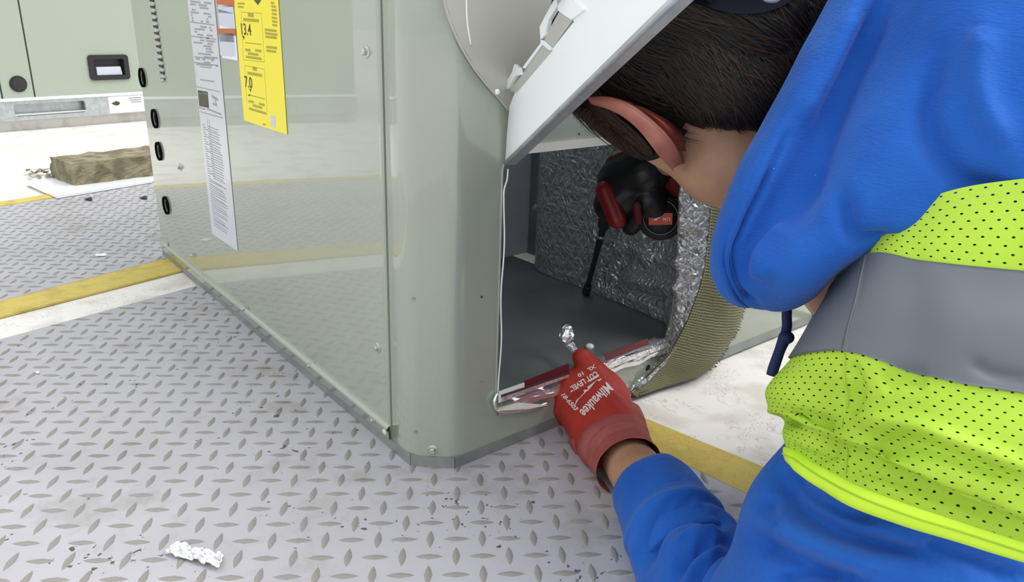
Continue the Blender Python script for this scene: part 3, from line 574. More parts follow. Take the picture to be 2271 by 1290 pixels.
sillstrip('pale_tape_flap', [(1104, 911), (1175, 906), (1215, 898), (1150, 893)], 'whitelip', .0080)
# wavy foil edge on the left jamb
p_ = [RF.at(.0560+.0012*math.sin(z*60)+(.003 if z > .30 else 0), z, .002) for z in np.linspace(.066, .312, 26)]
tube(p_, .0008, 6, 80).mk('jamb_tape', 'whitelip', unit, True)
# ---- stickers on the left face
def sticker(name, quad, m, parent, off=.0008):
    mb = MB(); q_ = [LF.px(*p, off) for p in quad]; mb.quadbox(q_, -LF.n*.0006); return mb.mk(name, m, parent)
def bars(name, segs, m, parent, off=.0011):
    mb = MB()
    for x0_, y0_, x1_, y1_, h in segs:
        p, q_ = LF.px(x0_, y0_, off), LF.px(x1_, y1_, off); mb.add([p, q_, q_+A(0, 0, h), p+A(0, 0, h)], [(0, 1, 2, 3)])
    o = mb.mk(name, m, parent); o['kind'] = 'stuff' if len(segs) > 1 else 'part'
    if len(segs) == 1: del o['kind']
    return o
def ltext(s_, x, y, hgt, m, parent, name='printed_number', wide=1., off=.0013, bold=.012):
    V, F = text2d(s_, 1, bold); u, z = LF.uz(x, y); k = hgt/.7
    return mesh(name, [LF.at(u-v[0]*k*wide, z+v[1]*k, off) for v in V], F, m, parent)
YL = lambda y: 522+(y)*.0725; YR = lambda y: 622+y*.044
# the yellow and white stickers reach above the picture
u0, _ = LF.uz(541, 268); u1, _ = LF.uz(635, 295); zb = .311
mb = MB(); mb.quadbox([LF.at(.4025, zb, .001), LF.at(.2665, zb, .001), LF.at(.2665, zb+.187, .001), LF.at(.4025, zb+.187, .001)], -LF.n*.0006); yel = mb.mk('energy_label', 'yellow', unit); tag(yel, 'yellow energy label')
mb = MB(); mb.quadbox([LF.at(.5845, .115, .001), LF.at(.4745, .115, .001), LF.at(.4745, .62, .001), LF.at(.5845, .62, .001)], -LF.n*.0006); whi = mb.mk('rating_label', 'paperlow', unit); tag(whi, 'long white rating label')
mb = MB(); mb.quadbox([LF.at(.4635, .3855, .001), LF.at(.407, .3855, .001), LF.at(.407, .53, .001), LF.at(.4635, .53, .001)], -LF.n*.0006); war = mb.mk('warning_label', 'paper', unit); tag(war, 'small white warning label with orange bars')
ltext('13.4', 535.5, 76, .0132, 'ink', yel, wide=1.12); ltext('7.0', 545, 192, .0135, 'ink', yel, wide=1.12)
def LS(a_, b_, w_):                                     # crop coordinates of the sticker study -> picture
    return 400+a_/4.3, b_/4.3
def many(rows_): return [(*LS(x0_, y0_, 0), *LS(x1_, y1_, 0), h) for x0_, y0_, x1_, y1_, h in rows_]
bars('printed_lines', many([(545, 42, 615, 45, .0022), (548, 72, 605, 78, .0022), (862, 38, 895, 42, .0025), (868, 70, 915, 78, .0025), (870, 106, 920, 112, .0025), (872, 142, 920, 150, .0025), (872, 178, 922, 186, .0025), (874, 212, 925, 222, .0025), (876, 246, 925, 256, .0025),
    (805, 295, 920, 308, .0028), (808, 328, 925, 345, .0028), (812, 362, 920, 374, .0028), (820, 460, 922, 470, .0028), (822, 494, 915, 506, .0028),
    (645, 160, 700, 166, .0045), (600, 200, 750, 214, .0035), (690, 670, 730, 678, .0045), (640, 708, 780, 735, .0035),
    (620, 486, 670, 492, .003), (715, 492, 775, 500, .003), (645, 520, 745, 536, .003), (625, 552, 775, 575, .003), (650, 975, 700, 985, .003), (750, 1000, 805, 1015, .003), (690, 1015, 780, 1040, .003), (655, 1045, 820, 1095, .003), (785, 1190, 815, 1195, .002)]), 'inky', yel)
bars('printed_frames', many([(580, 120, 772, 130, .0007), (600, 572, 805, 596, .0007), (610, 626, 800, 662, .0007), (618, 412, 772, 428, .0012), (650, 908, 803, 948, .0012)]), 'inky', yel)
def vbar(name, prs, m, parent, wd=.0007, off=.0011):
    mb = MB()
    for x0_, y0_, x1_, y1_ in prs:
        p, q_ = LF.px(*LS(x0_, y0_, 0), off), LF.px(*LS(x1_, y1_, 0), off); mb.add([p, p-LF.d*wd, q_-LF.d*wd, q_], [(0, 1, 2, 3)])
    o = mb.mk(name, m, parent); o['kind'] = 'stuff'; return o
vbar('printed_frame_sides', [(580, 120, 600, 572), (772, 130, 800, 590), (612, 626, 632, 985), (800, 662, 828, 1100)], 'inky', yel)
def tri(pts, m, parent, name):
    mb = MB(); mb.add([LF.px(*LS(*p, 0), .0013) for p in pts], [tuple(range(len(pts)))]); return mb.mk(name, m, parent)
tri([(590, 340), (610, 342), (604, 380)], 'ink', yel, 'printed_arrow'); tri([(655, 845), (675, 848), (668, 880)], 'ink', yel, 'printed_arrow'); tri([(645, 900), (672, 905), (650, 918)], 'ink', yel, 'printed_arrow')
tri([(700, 0), (770, 0), (738, 48)], 'ink', yel, 'printed_arrow')
sticker('small_code_patch', [LS(864, 1205, 0), LS(905, 1216, 0), LS(900, 1102, 0), LS(860, 1098, 0)], 'lilac', yel, .0014)
bars('orange_bars', many([(352, 66, 518, 64, .0085), (358, 335, 530, 342, .0085)]), 'orange', war)
bars('printed_blocks', many([(362, 120, 505, 132, .010), (372, 240, 515, 285, .020), (372, 395, 520, 405, .010), (380, 528, 525, 540, .028)]), 'lilac', war)
rows_ = []
for yy in range(20, 640, 26):
    xl = 75+yy*.1; wdt = 205 if yy < 400 else 210
    if yy in (150, 176): pass
    n_ = rng.integers(2, 4); xs = np.sort(rng.uniform(xl+10, xl+wdt+20, 2*n_))
    for k in range(n_):
        if xs[2*k+1]-xs[2*k] > 12: rows_.append((xs[2*k], yy+(xs[2*k]-xl)*.1, xs[2*k+1], yy+(xs[2*k+1]-xl)*.1, .0024))
for yy, a_, b_ in ((215, 95, 325), (350, 105, 340), (545, 130, 330), (600, 130, 355), (640, 190, 295)): rows_.append((a_, yy, b_, yy+(b_-a_)*.13, .0016))
rows_ = [r_ for r_ in rows_ if r_[1] < 660]
rows_ += [(190, 765, 325, 785, .0018), (155, 830, 375, 880, .0014), (175, 1030, 240, 1050, .002), (255, 1045, 390, 1100, .0025), (185, 1068, 405, 1130, .0014), (150, 690, 160, 745, .004)]
bars('printed_lines', many(rows_), 'inkg', whi)
tri([(165, 858), (258, 875), (272, 1030), (180, 1010)], 'ink', whi, 'black_symbol'); tri([(178, 878), (248, 890), (250, 905), (180, 893)], 'lilac', whi, 'symbol_line')
bars('printed_marks', many([(318, 905, 325, 1000, .004), (300, 930, 360, 965, .004), (330, 960, 350, 1030, .005), (310, 1000, 350, 1010, .003)]), 'inkg', whi)
seg = []
for k in range(44):                                     # table and small lines down the long label
    y_ = 275+k*5.4; xl = 443+(y_-255)*.109; sl = .42+.0012*(y_-275); seg.append((xl+4, y_+1.2, xl+9+3*(k % 3), y_+1.2+5*sl, .0013)) if k < 22 else None
    x2 = xl+(16 if k < 22 else 5); L_ = 27 if k < 22 else (40-(k-22)*.3); 
    if y_ < 500: seg.append((x2, y_+(x2-xl)*sl*.8, x2+L_*rng.uniform(.75, 1), y_+(x2-xl)*sl*.8+L_*sl*.85, .0013))
bars('small_print', seg, 'inkg', whi)
mb = MB()
for xa, ya, xb, yb in ((459, 262, 472, 392), (463, 263, 476, 395)):
    p, q_ = LF.px(xa, ya, .0011), LF.px(xb, yb, .0011); mb.add([p, p-LF.d*.0012, q_-LF.d*.0012, q_], [(0, 1, 2, 3)])
o = mb.mk('table_lines', 'inkg', whi); o['kind'] = 'stuff'
# ================================================================== HOOD PANEL (tilted white sheet)
P1, P2, P3 = RF.px(1120, 362, .004), RF.px(1127, 240, .004), P(1495, 0, .385)
nh = np.cross(P2-P1, P3-P1); nh /= np.linalg.norm(nh); nh = nh if nh.dot(EYE-P1) > 0 else -nh
def HP(x, y, off=0.):
    r = ray(x, y); return EYE+r*((P1+nh*off-EYE).dot(nh)/r.dot(nh))
hood = empty('hood_panel', P1); tag(hood, 'white folded sheet metal hood tilted out above the opening', 'hood panel')
hu = (P3-P1)/np.linalg.norm(P3-P1); hv = np.cross(nh, hu)
def h2(x, y): w_ = HP(x, y)-P1; return (w_.dot(hu), w_.dot(hv))
fnH = lambda a_, b_, t: P1+hu*a_+hv*b_+nh*t
main = [h2(*p) for p in [(1120, 362), (1124, 300), (1130, 235), (1148, 190), (1215, 120), (1273, 48), (1243, 22), (1258, -14), (1280, -70), (1568, -70)]]
plate2d(main, None, fnH, 0., -.002).mk('hood_sheet', 'white', hood)
mb = MB(); mb.quadbox([HP(1121, 365), HP(1568, -70), HP(1566, -74), HP(1120, 361)], -nh*.010); mb.mk('folded_edge', 'galv', hood)
tube([HP(1121, 362, .0005), HP(1568, -71, .0005)], .0022, 8, 6).mk('rolled_rim', 'galv', hood, True)
def hstrip(name, pts, t0, t1, m='white'): return plate2d([h2(*p) for p in pts], None, fnH, t0, t1).mk(name, m, hood)
hstrip('slot_bracket', [(1240, -10), (1252, -2), (1222, 45), (1214, 78), (1204, 88), (1202, 60), (1212, 40)], -.001, .002)
hstrip('slot_bracket', [(1240, -10), (1262, -14), (1300, 22), (1272, 44), (1243, 24)], -.001, .002)
hstrip('slot_bracket', [(1204, 88), (1211, 90), (1229, 106), (1224, 112), (1204, 96)], -.001, .002)
hstrip('slot_bracket', [(1204, 94), (1208, 97), (1168, 152), (1162, 150)], -.001, .0015)
hstrip('slot_bracket', [(1145, 142), (1154, 150), (1160, 166), (1148, 168), (1132, 196), (1124, 200), (1127, 182), (1140, 160)], -.001, .002)
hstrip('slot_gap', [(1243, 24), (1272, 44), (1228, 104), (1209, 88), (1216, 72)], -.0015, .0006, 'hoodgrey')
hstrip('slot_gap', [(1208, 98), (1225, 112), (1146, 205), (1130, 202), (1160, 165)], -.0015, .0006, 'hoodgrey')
# thin grey panel painting the white sheet's reflection on the cabinet face, curved edge
edge = [(975, -60), (985, 0), (997, 45), (1018, 95), (1050, 150), (1085, 195), (1110, 222), (1128, 245)]
pl = [RF.uz(*p) for p in edge]+[RF.uz(1180, 200), RF.uz(1262, 60), RF.uz(1300, -60)]
plate2d(pl, None, fnR, .0005, .0022).mk('painted_sheet_reflection', 'hoodgrey', hood)
tube([RF.px(*p, .0022) for p in edge], .0011, 6, 50).mk('reflection_rim', 'hoodgrey', hood, True)
tube([RF.px(*p, .0022) for p in [(1032, -60), (1034, 0), (1036, 50), (1044, 100)]], .0008, 6, 20).mk('reflection_line', 'whitelip', hood, True)
ellipsoid(MB(), RF.px(1103, 204, .003), [RF.d, A(0, 0, 1), RF.n], [.0028, .0028, .002], 12, 8).mk('rivet', 'white', hood, True)
# ================================================================== SECOND UNIT behind
sp0, sp1 = G(0, 292), G(300, 268); BF = Plane(sp0, sp1, 1.); BF.n = BF.n if BF.n.dot(EYE-sp0) > 0 else -BF.n
u2 = empty('rooftop_unit', BF.at(.3, 0)); tag(u2, 'pale green cabinet in the background with a black recessed handle', 'air conditioner')
fnB = lambda u, z, t: BF.at(u, z, t)
_, zb_ = BF.uz(77, 217); _, zr0 = BF.uz(115, 265); _, zr1 = BF.uz(115, 222)
us1, _ = BF.uz(38, 5); us2, _ = BF.uz(78, 215); seamx = us2; seam0, _ = BF.uz(5, 215)
def boxp(u0_, u1_, z0_, z1_, t0_, t1_, name, m, parent, r=.0):
    return plate2d(rrect(u0_, u1_, z0_, z1_, r or .002, 3), None, fnB, t0_, t1_).mk(name, m, parent)
boxp(-1.2, seam0-.003, zb_, 1.15, -.02, 0, 'door_panel', 'cabinet_far', u2, .004)
boxp(seam0+.003, seamx-.003, zb_, 1.15, -.02, 0, 'door_panel', 'cabinet_far', u2, .004)
hx0, hz1 = BF.uz(192, 122); hx1, hz0 = BF.uz(288, 175)
plate2d([(seamx+.003, zb_), (1.5, zb_), (1.5, 1.15), (seamx+.003, 1.15)], rrect(hx0+.01, hx1-.01, hz0+.01, hz1-.01, .01), fnB, -.02, 0).mk('door_panel', 'cabinet_far', u2)
mb = MB(); mb.quadbox([BF.at(-1.2, 0.05, -.02), BF.at(1.5, 0.05, -.02), BF.at(1.5, 1.15, -.02), BF.at(-1.2, 1.15, -.02)], -BF.n*.8); mb.mk('cabinet_core', 'cabinet_far', u2)
plate2d(rrect(hx0, hx1, hz0, hz1, .012), rrect(hx0+.018, hx1-.018, hz0+.016, hz1-.016, .008), fnB, 0, .008).mk('handle_frame', 'black', u2)
mb = MB(); mb.quadbox([BF.at(hx0, hz0, -.0195), BF.at(hx1, hz0, -.0195), BF.at(hx1, hz1, -.0195), BF.at(hx0, hz1, -.0195)], BF.n*.001); mb.mk('handle_pocket', 'black', u2)
mb = MB(); hm = hz0+(hz1-hz0)*.52; mb.box8([BF.at(u, z, t) for t in (-.018, -.002) for u, z in ((hx0+.03, hz0+.018), (hx1-.025, hz0+.018), (hx1-.03, hm), (hx0+.03, hm))]); mb.mk('handle_latch', 'lilac', u2)
x_, z_ = BF.uz(40, 186)
for r_, t_, m_ in ((.0285, .004, 'black'), (.022, .006, 'dark')):
    mb = MB(); n_ = 20; ring = [BF.at(x_+r_*math.cos(t), z_+r_*math.sin(t), -.001) for t in np.linspace(0, 2*math.pi, n_, endpoint=False)]; top = [p+BF.n*(t_+.001) for p in ring]
    mb.add(ring+top+[BF.at(x_, z_, t_+.002)], [(i, (i+1) % n_, n_+(i+1) % n_, n_+i) for i in range(n_)]+[(n_+i, n_+(i+1) % n_, 2*n_) for i in range(n_)]); mb.mk('round_cap', m_, u2)
# base rail with its long cut-out
c0, _ = BF.uz(28, 240); c1, _ = BF.uz(188, 240)
plate2d([(-1.2, .035), (1.5, .035), (1.5, zb_-.004), (-1.2, zb_-.004)], rrect(c0, c1, .05, zb_-.018, .008), fnB, -.004, .012).mk('base_rail', 'galv', u2)
mb = MB(); mb.quadbox([BF.at(c0-.02, .03, -.019), BF.at(c1+.02, .03, -.019), BF.at(c1+.02, zb_, -.019), BF.at(c0-.02, zb_, -.019)], -BF.n*.004); mb.mk('rail_web', 'galv', u2)
mb = MB(); mb.quadbox([BF.at(-1.2, zb_-.006, .018), BF.at(1.5, zb_-.006, .018), BF.at(1.5, zb_+.003, .018), BF.at(-1.2, zb_+.003, .018)], -BF.n*.02); mb.mk('rail_lip', 'white', u2)
s0, _ = BF.uz(238, 230); mb = MB(); mb.quadbox([BF.at(s0, .038, .013), BF.at(s0+.5, .038, .013), BF.at(s0+.5, zb_-.008, .013), BF.at(s0, zb_-.008, .013)], -BF.n*.001); stk = mb.mk('white_sticker', 'paper', u2)
a0_, za = BF.uz(243, 229); a1_, _ = BF.uz(262, 229); mb = MB(); mb.add([BF.at(a0_, za, .0145), BF.at(a0_+.02, za+.009, .0145), BF.at(a1_, za+.004, .0145), BF.at(a1_, za-.004, .0145), BF.at(a0_+.02, za-.009, .0145)], [(0, 1, 2, 3, 4)]); mb.mk('printed_arrow', 'ink', stk)
mb = MB()
for k in range(3): mb.add([BF.at(s0+.08+k*.004, zb_-.02-k*.008, .0145), BF.at(s0+.13, zb_-.02-k*.008, .0145), BF.at(s0+.13, zb_-.017-k*.008, .0145), BF.at(s0+.08+k*.004, zb_-.017-k*.008, .0145)], [(0, 1, 2, 3)])
o = mb.mk('printed_lines', 'inkg', stk); o['kind'] = 'stuff'
mb = MB(); mb.quadbox([BF.at(-1.2, -.004, -.03), BF.at(1.5, -.004, -.03), BF.at(1.5, .05, -.03), BF.at(-1.2, .05, -.03)], -BF.n*.75); mb.mk('added_curb', 'concrete', u2)  # pale infill added to brighten the dark strip under the cabinet
mb = MB(); mb.quadbox([BF.at(c0, .052, .010), BF.at(c1, .052, .010), BF.at(c1, .057, .016), BF.at(c0, .057, .016)], -BF.n*.02); mb.mk('rail_slot_lip', 'white', u2)
# ================================================================== LOOSE THINGS ON THE DECK
bp = [G(58, 405, .006), G(126, 436, .006), G(338, 401, .006), G(338, 401, .006)+A(.1, .22, 0), G(58, 405, .006)+A(.12, .16, 0)]
for q_ in bp: q_[2] = .0015
mb = MB(); nb = len(bp); mb.add([p for p in bp]+[p+A(0, 0, .006) for p in bp], [tuple(range(nb))[::-1], tuple(range(nb, 2*nb))]+[(i, (i+1) % nb, nb+(i+1) % nb, nb+i) for i in range(nb)])
bo = mb.mk('white_board', 'white', base=bp[1]); tag(bo, 'thin white board lying on the deck under the mossy block', 'board')
ko = G(166, 412, .0075); kd = G(333, 390, .0075)-ko; kd /= np.linalg.norm(kd); kn = A(-kd[1], kd[0], 0)
nu_, nv_ = 26, 10; mb = MB(); bx = MB()
def blockpt(a_, b_, c_):
    p = ko+kd*a_*.36+kn*b_*.14+A(0, 0, .0005+c_*.055); s_ = nz(p, 70, 9); s2 = nz(p, 200, 10); return p+(kd*(a_-.5)*.01*s_+kn*(b_-.5)*.012*s2+A(0, 0, (c_ > .05)*.004*s_+(c_ > .05)*.002*s2))
for fx in ('ab0', 'ab1', 'a0c', 'a1c', '0bc', '1bc'):
    g = []
    for j in np.linspace(0, 1, 10):
        row = []
        for i in np.linspace(0, 1, 22):
            if fx[2] in '01': row.append(blockpt(i, j, float(fx[2])))
            elif fx[1] in '01': row.append(blockpt(i, float(fx[1]), j))
            else: row.append(blockpt(float(fx[0]), i, j))
        g.append(row)
    gridmesh(np.array(g), mb)
tag(mb.mk('stone_block', 'block', base=ko), 'brown mossy rough block lying on the white board', 'block')
# leaf litter beside the block
mb = MB()
for k in range(60):
    q_ = G(rng.uniform(60, 150), rng.uniform(384, 402)); q_[2] = .009+rng.uniform(0, .004); s_ = rng.uniform(.006, .016); t_ = rng.uniform(0, 3.1); d1 = A(math.cos(t_), math.sin(t_), .1)*s_; d2_ = A(-math.sin(t_), math.cos(t_), .2)*s_*.4
    mb.add([q_-d1, q_+d2_, q_+d1, q_-d2_, q_-d1+A(0, 0, .001)], [(0, 1, 2, 3)])
tag(mb.mk('leaf_litter', 'block', base=G(105, 394)), 'dark scraps of leaf litter beside the mossy block', 'litter', kind='stuff')
def crumple(name, quadpx, hgt, label, cat, m='foilbit', seed=1, n_=14, group=None, z=.0008, amp=1.):
    q_ = [G(*p) for p in quadpx]; r = np.random.default_rng(seed); g = np.zeros((n_, n_*2, 3)); hh = r.uniform(0, 1, (n_, n_*2))
    for j in range(n_):
        for i in range(n_*2):
            a_, b_ = i/(n_*2-1), j/(n_-1); p = (q_[0]*(1-a_)+q_[1]*a_)*(1-b_)+(q_[3]*(1-a_)+q_[2]*a_)*b_; e = 1+.0*a_
            h_ = (hh[j//2*2, i//3*3]*.6+hh[j, i]*.15+.4*abs(math.sin(a_*13+b_*5)))*hgt*amp; g[j, i] = p+A(r.normal(0, .0006), r.normal(0, .0006), z+h_)
    o = thick(g, .0003).mk(name, m, base=q_[0]); tag(o, label, cat, group); return o
crumple('foil_scrap', [(363, 1232), (486, 1268), (498, 1240), (392, 1207)], .006, 'crumpled strip of silver foil lying on the near tread plate', 'foil scrap', seed=3)
crumple('paper_scrap', [(212, 570), (236, 569), (235, 563), (213, 565)], .002, 'tiny white scrap lying on the far tread plate', 'scrap', 'white', 5, 5)
crumple('paper_scrap', [(80, 830), (88, 830), (87, 824), (80, 825)], .0015, 'tiny white speck of paper lying on the near tread plate', 'scrap', 'white', 6, 4)
for (x, y), lb in (((196, 443), 'dark wedge-shaped chip lying on the far tread plate before the white board'), ((318, 440), 'small dark chip lying on the far tread plate next to the big cabinet')):
    crumple('dark_chip', [(x-10, y+1), (x+8, y+4), (x+8, y-4), (x-6, y-1)], .004, lb, 'chip', 'dark', 8, 4)
# crumpled foil pinched at the fingertip and round washer on the pan
c = P(1257, 742, .925)
def crumbleball(c, r, seed, ax=(1, 1, 1)):
    mb = MB(); rr_ = np.random.default_rng(seed); ellipsoid(mb, A(0, 0, 0), [CXV, CYV, CZV], (r*ax[0], r*ax[1], r*ax[2]), 9, 7); mb.V = [c+v*rr_.uniform(.65, 1.15) for v in mb.V]; return mb
tip = P(1290, 790, .895)
fo = empty('foil_piece', c); tag(fo, 'small crumpled piece of shiny foil pinched by the red gloved finger', 'foil')
crumbleball(c, .0105, 2, (.85, 1.2, .6)).mk('crumpled_end', 'foilbit', fo)
q_ = [[P(1252, 765, .918), P(1262, 762, .915), P(1272, 758, .918)], [P(1264, 778, .905), P(1272, 776, .902), P(1281, 772, .905)], [P(1280, 795, .890), P(1288, 792, .888), P(1296, 790, .890)]]
thick(patch(q_, 8, 10, True), .0004).mk('twisted_strip', 'foilbit', fo)
wsh = G(1308, 768, zf+.002); mb = MB(); ellipsoid(mb, wsh, [A(1, 0, 0), A(0, 1, 0), A(0, 0, 1)], (.0055, .0055, .004), 14, 8); tag(mb.mk('screw_cap', 'white', None, True, base=wsh), 'small pale round screw cap resting on the pan inside the opening', 'screw')
cb = [G(1735, 693), G(1765, 697), G(1800, 705), G(1832, 716), G(1900, 745), G(1990, 800)]
for p in cb: p[2] = .0015
tag(tube(cb, .0048, 8, 40).mk('power_cable', 'dark', None, True, base=cb[0]), 'black cable lying on the white deck beyond the cabinet end', 'cable')
# ================================================================== POWER DRILL
dr = empty('power_drill', G(1308, 652, zf)); tag(dr, 'black and red cordless drill with long driver bit inside the opening', 'power drill')
tipw = Fr(.384, .195, zf+.001); tx, ty, td = proj(tipw); ch = P(1339, 500, 1.03); chx = P(1345, 478, 1.01)
mb = MB(); capsule(mb, P(1356, 452, .985), P(1450, 372, .955), .024, .027, True); capsule(mb, P(1375, 400, .98), P(1430, 380, .955), .030, .030, True); capsule(mb, P(1400, 500, .985), P(1440, 440, .965), .013, .022, True)
capsule(mb, P(1440, 440, .965), P(1462, 478, .98), .024, .024, True)
fused('drill_body', mb, 'black', dr, .0025, 3)
mb = MB(); capsule(mb, P(1340, 420, .965), P(1368, 486, .965), .0115, .0125, True); fused('gear_housing', mb, 'toolred', dr, .0022, 3)
mb = MB(); capsule(mb, P(1412, 455, .945), P(1416, 490, .955), .005, .005, True); mb.mk('trigger', 'gloveshaded', dr, True)
bc = P(1465, 482, .965); ax = (EYE-bc); ax /= np.linalg.norm(ax)
tube([bc-ax*.05, bc, bc+ax*.004, bc+ax*.008], [.029, .029, .029, .025], 28, 10).mk('battery', 'dark', dr, True)
tube([bc+ax*.007, bc+ax*.0095], [.024, .023], 28, 4).mk('battery_cap', 'black', dr, True)
for rr_, dz_ in ((.0215, .0098), (.0265, .0045)):
    bq = np.cross(ax, A(0, 0, 1)); bq /= np.linalg.norm(bq); bw = np.cross(ax, bq); tube([bc+ax*dz_+(bq*math.cos(t)+bw*math.sin(t))*rr_ for t in np.linspace(0, 2*math.pi, 25)], .0006, 5, 50).mk('cap_ring', 'rail', dr, True)
bu, bv = CXV-ax*CXV.dot(ax), None; bu /= np.linalg.norm(bu); bv = np.cross(ax, bu); bv = bv if bv.dot(CYV) < 0 else -bv
lc = bc+ax*.0100-bv*.002; mb = MB(); mb.quadbox([lc-bu*.0145-bv*.0075, lc+bu*.0145-bv*.0070, lc+bu*.0145+bv*.0075, lc-bu*.0145+bv*.0075], ax*.001); lab = mb.mk('battery_label', 'toollabel', dr)
mb = MB(); z_ = ax*.0015
mb.add([lc+z_+bu*x*.001+bv*y*.001 for x, y in ((-12, 1), (-7, 4.5), (-4, 4.5), (-7, 1.2), (1, 3), (-5, -2.5), (-3, .6), (-9, -.5))], [(0, 1, 2, 3), (3, 4, 6), (3, 6, 7), (6, 5, 7)]); mb.mk('label_bolt', 'white_ink', lab)
V, F = text2d('M12', 1, .02); mesh('label_text', [lc+z_+bu*(.003+v[0]*.0052)+bv*(-.002+v[1]*.0055) for v in V], F, 'white_ink', lab)
tube([ch+(chx-ch)*1.6, ch], [.011, .0085], 16, 6).mk('chuck', 'black', dr, True)
mb = tube([ch, ch*.75+tipw*.25, ch*.5+tipw*.5, ch*.05+tipw*.95], [.0050, .0050, .0040, .0040], 10, 24); mb.mk('driver_bit', 'black', dr, True)
d_ = (tipw-ch)/np.linalg.norm(tipw-ch); tube([tipw-d_*.022, tipw-d_*.004], [.0058, .0062], 12, 4).mk('socket', 'black', dr, True); tube([tipw-d_*.005, tipw], [.0062, .0056], 12, 4).mk('socket_tip', 'brass', dr, True)
tube([ch+(tipw-ch)*.12, ch+(tipw-ch)*.15], .0056, 12, 3).mk('bit_ring', 'screw', dr, True)
# ================================================================== PERSON
per = empty('person', G(2700, 900) if G(2700, 900)[2] < 1 else A(0, 0, 0)); tag(per, 'person in royal blue hoodie and lime safety vest leaning into the opening, red gloves', 'person')
def scr(x, y, z=0.): v = CXV*x+CYV*y+CZV*z; return v/np.linalg.norm(v)
up_ = scr(-.84, -.54); bdir = scr(-.54, .84); HC = P(1500, 103, .608)
face = .42*bdir+.9*CZV; face = face-up_*face.dot(up_); face /= np.linalg.norm(face); lat = np.cross(up_, face); lat = lat if lat.dot(CZV) < 0 else -lat
HR = (.100, .099, .080)
# --- body: one continuous skin
mb = MB(); ellipsoid(mb, HC, [up_, face, lat], HR)
ellipsoid(mb, HC-up_*.060+face*.030, [up_, face, lat], (.062, .066, .056))            # jaw
capsule(mb, HC-up_*.105+face*.068, HC-up_*.10+face*.072, .019, .019, True)               # chin
nose = HC+face*.100-up_*.022; capsule(mb, nose+up_*.028-face*.006, nose+face*.014, .008, .012, True)
for s_ in (-1, 1): capsule(mb, nose+lat*s_*.011, nose+lat*s_*.012+face*.002, .008, .008, True)
capsule(mb, HC+face*.094+up_*.022-lat*.03, HC+face*.094+up_*.022+lat*.03, .010, .010, True)  # brow
capsule(mb, HC+face*.096-up_*.060-lat*.02, HC+face*.096-up_*.060+lat*.02, .007, .007, True)
NB = P(1835, 405, .605); capsule(mb, P(1505, 235, .625), NB, .052, .062, True)
capsule(mb, HC-up_*.05, P(1622, 318, .612), .054, .053, True)
SHL = P(2170, 960, .54); SHR = P(1560, -20, .80); mid = (SHL+SHR)/2; HIP = P(2920, 640, .74); CH = P(2150, 640, .60)
capsule(mb, NB, SHL, .06, .055, True); capsule(mb, NB, CH, .075, .11, True); capsule(mb, NB, SHR+A(0, 0, 0), .06, .05, True); capsule(mb, CH, HIP, .115, .12, True)
ELB = P(1700, 1475, .535); WR_ = P(1425, 1065, .735); capsule(mb, SHL, ELB, .048, .040, True); capsule(mb, ELB, WR_, .040, .027, True); capsule(mb, WR_, P(1368, 988, .825), .0285, .026, True)
RH = P(1490, 345, .93); EL2 = P(1600, 120, .83); capsule(mb, SHR, EL2, .045, .038, True); capsule(mb, EL2, RH, .036, .026, True)
KN = [P(2350, 1500, .75), P(2300, 1150, 1.0)]
def onfloor(p, z): p = np.array(p); p[2] = z; return p
hipL, hipR = HIP+A(.02, -.08, 0), HIP+A(-.02, .08, 0)
kL, kR = onfloor(G(2350, 1300), .075), onfloor(G(2300, 900), .075)
fL, fR = onfloor(kL+(HIP-kL)*1.15, .06), onfloor(kR+(HIP-kR)*1.2, .06)
for h_, k_, f_ in ((hipL, kL, fL), (hipR, kR, fR)): capsule(mb, h_, k_, .085, .06, True); capsule(mb, k_, f_, .058, .045, True)
fused('body', mb, 'skin', per, .0045, 5)
mb = MB(); 
for h_, k_, f_ in ((hipL, kL, fL), (hipR, kR, fR)): capsule(mb, h_, k_, .098, .070, True); capsule(mb, k_, f_, .068, .056, True)
capsule(mb, hipL, hipR, .12, .12, True); fused('trousers', mb, 'trousers', per, .008, 4)
for f_, k_ in ((fL, kL), (fR, kR)):
    d_ = (f_-k_)/np.linalg.norm(f_-k_); q_ = f_+d_*.05; mb = MB(); capsule(mb, q_, q_+d_*.09+A(0, 0, -.01), .052, .045, True); capsule(mb, q_+d_*.09, q_+d_*.10+A(0, 0, .05), .04, .035, True); fused('boot', mb, 'boot', per, .006, 4)
for s_ in (-1, 1):
    ellipsoid(MB(), HC+face*.088+lat*s_*.030+up_*.004, [up_, face, lat], (.009, .011, .012), 16, 10).mk('eye', 'white', per, True)
    ellipsoid(MB(), HC+face*.0965+lat*s_*.030+up_*.003, [up_, face, lat], (.0045, .003, .0045), 12, 8).mk('iris', 'black', per, True)
mb = MB(); capsule(mb, HC+face*.1025-up_*.060-lat*.020, HC+face*.1025-up_*.060+lat*.020, .0035, .0035, True); mb.mk('mouth', 'ear', per, True)
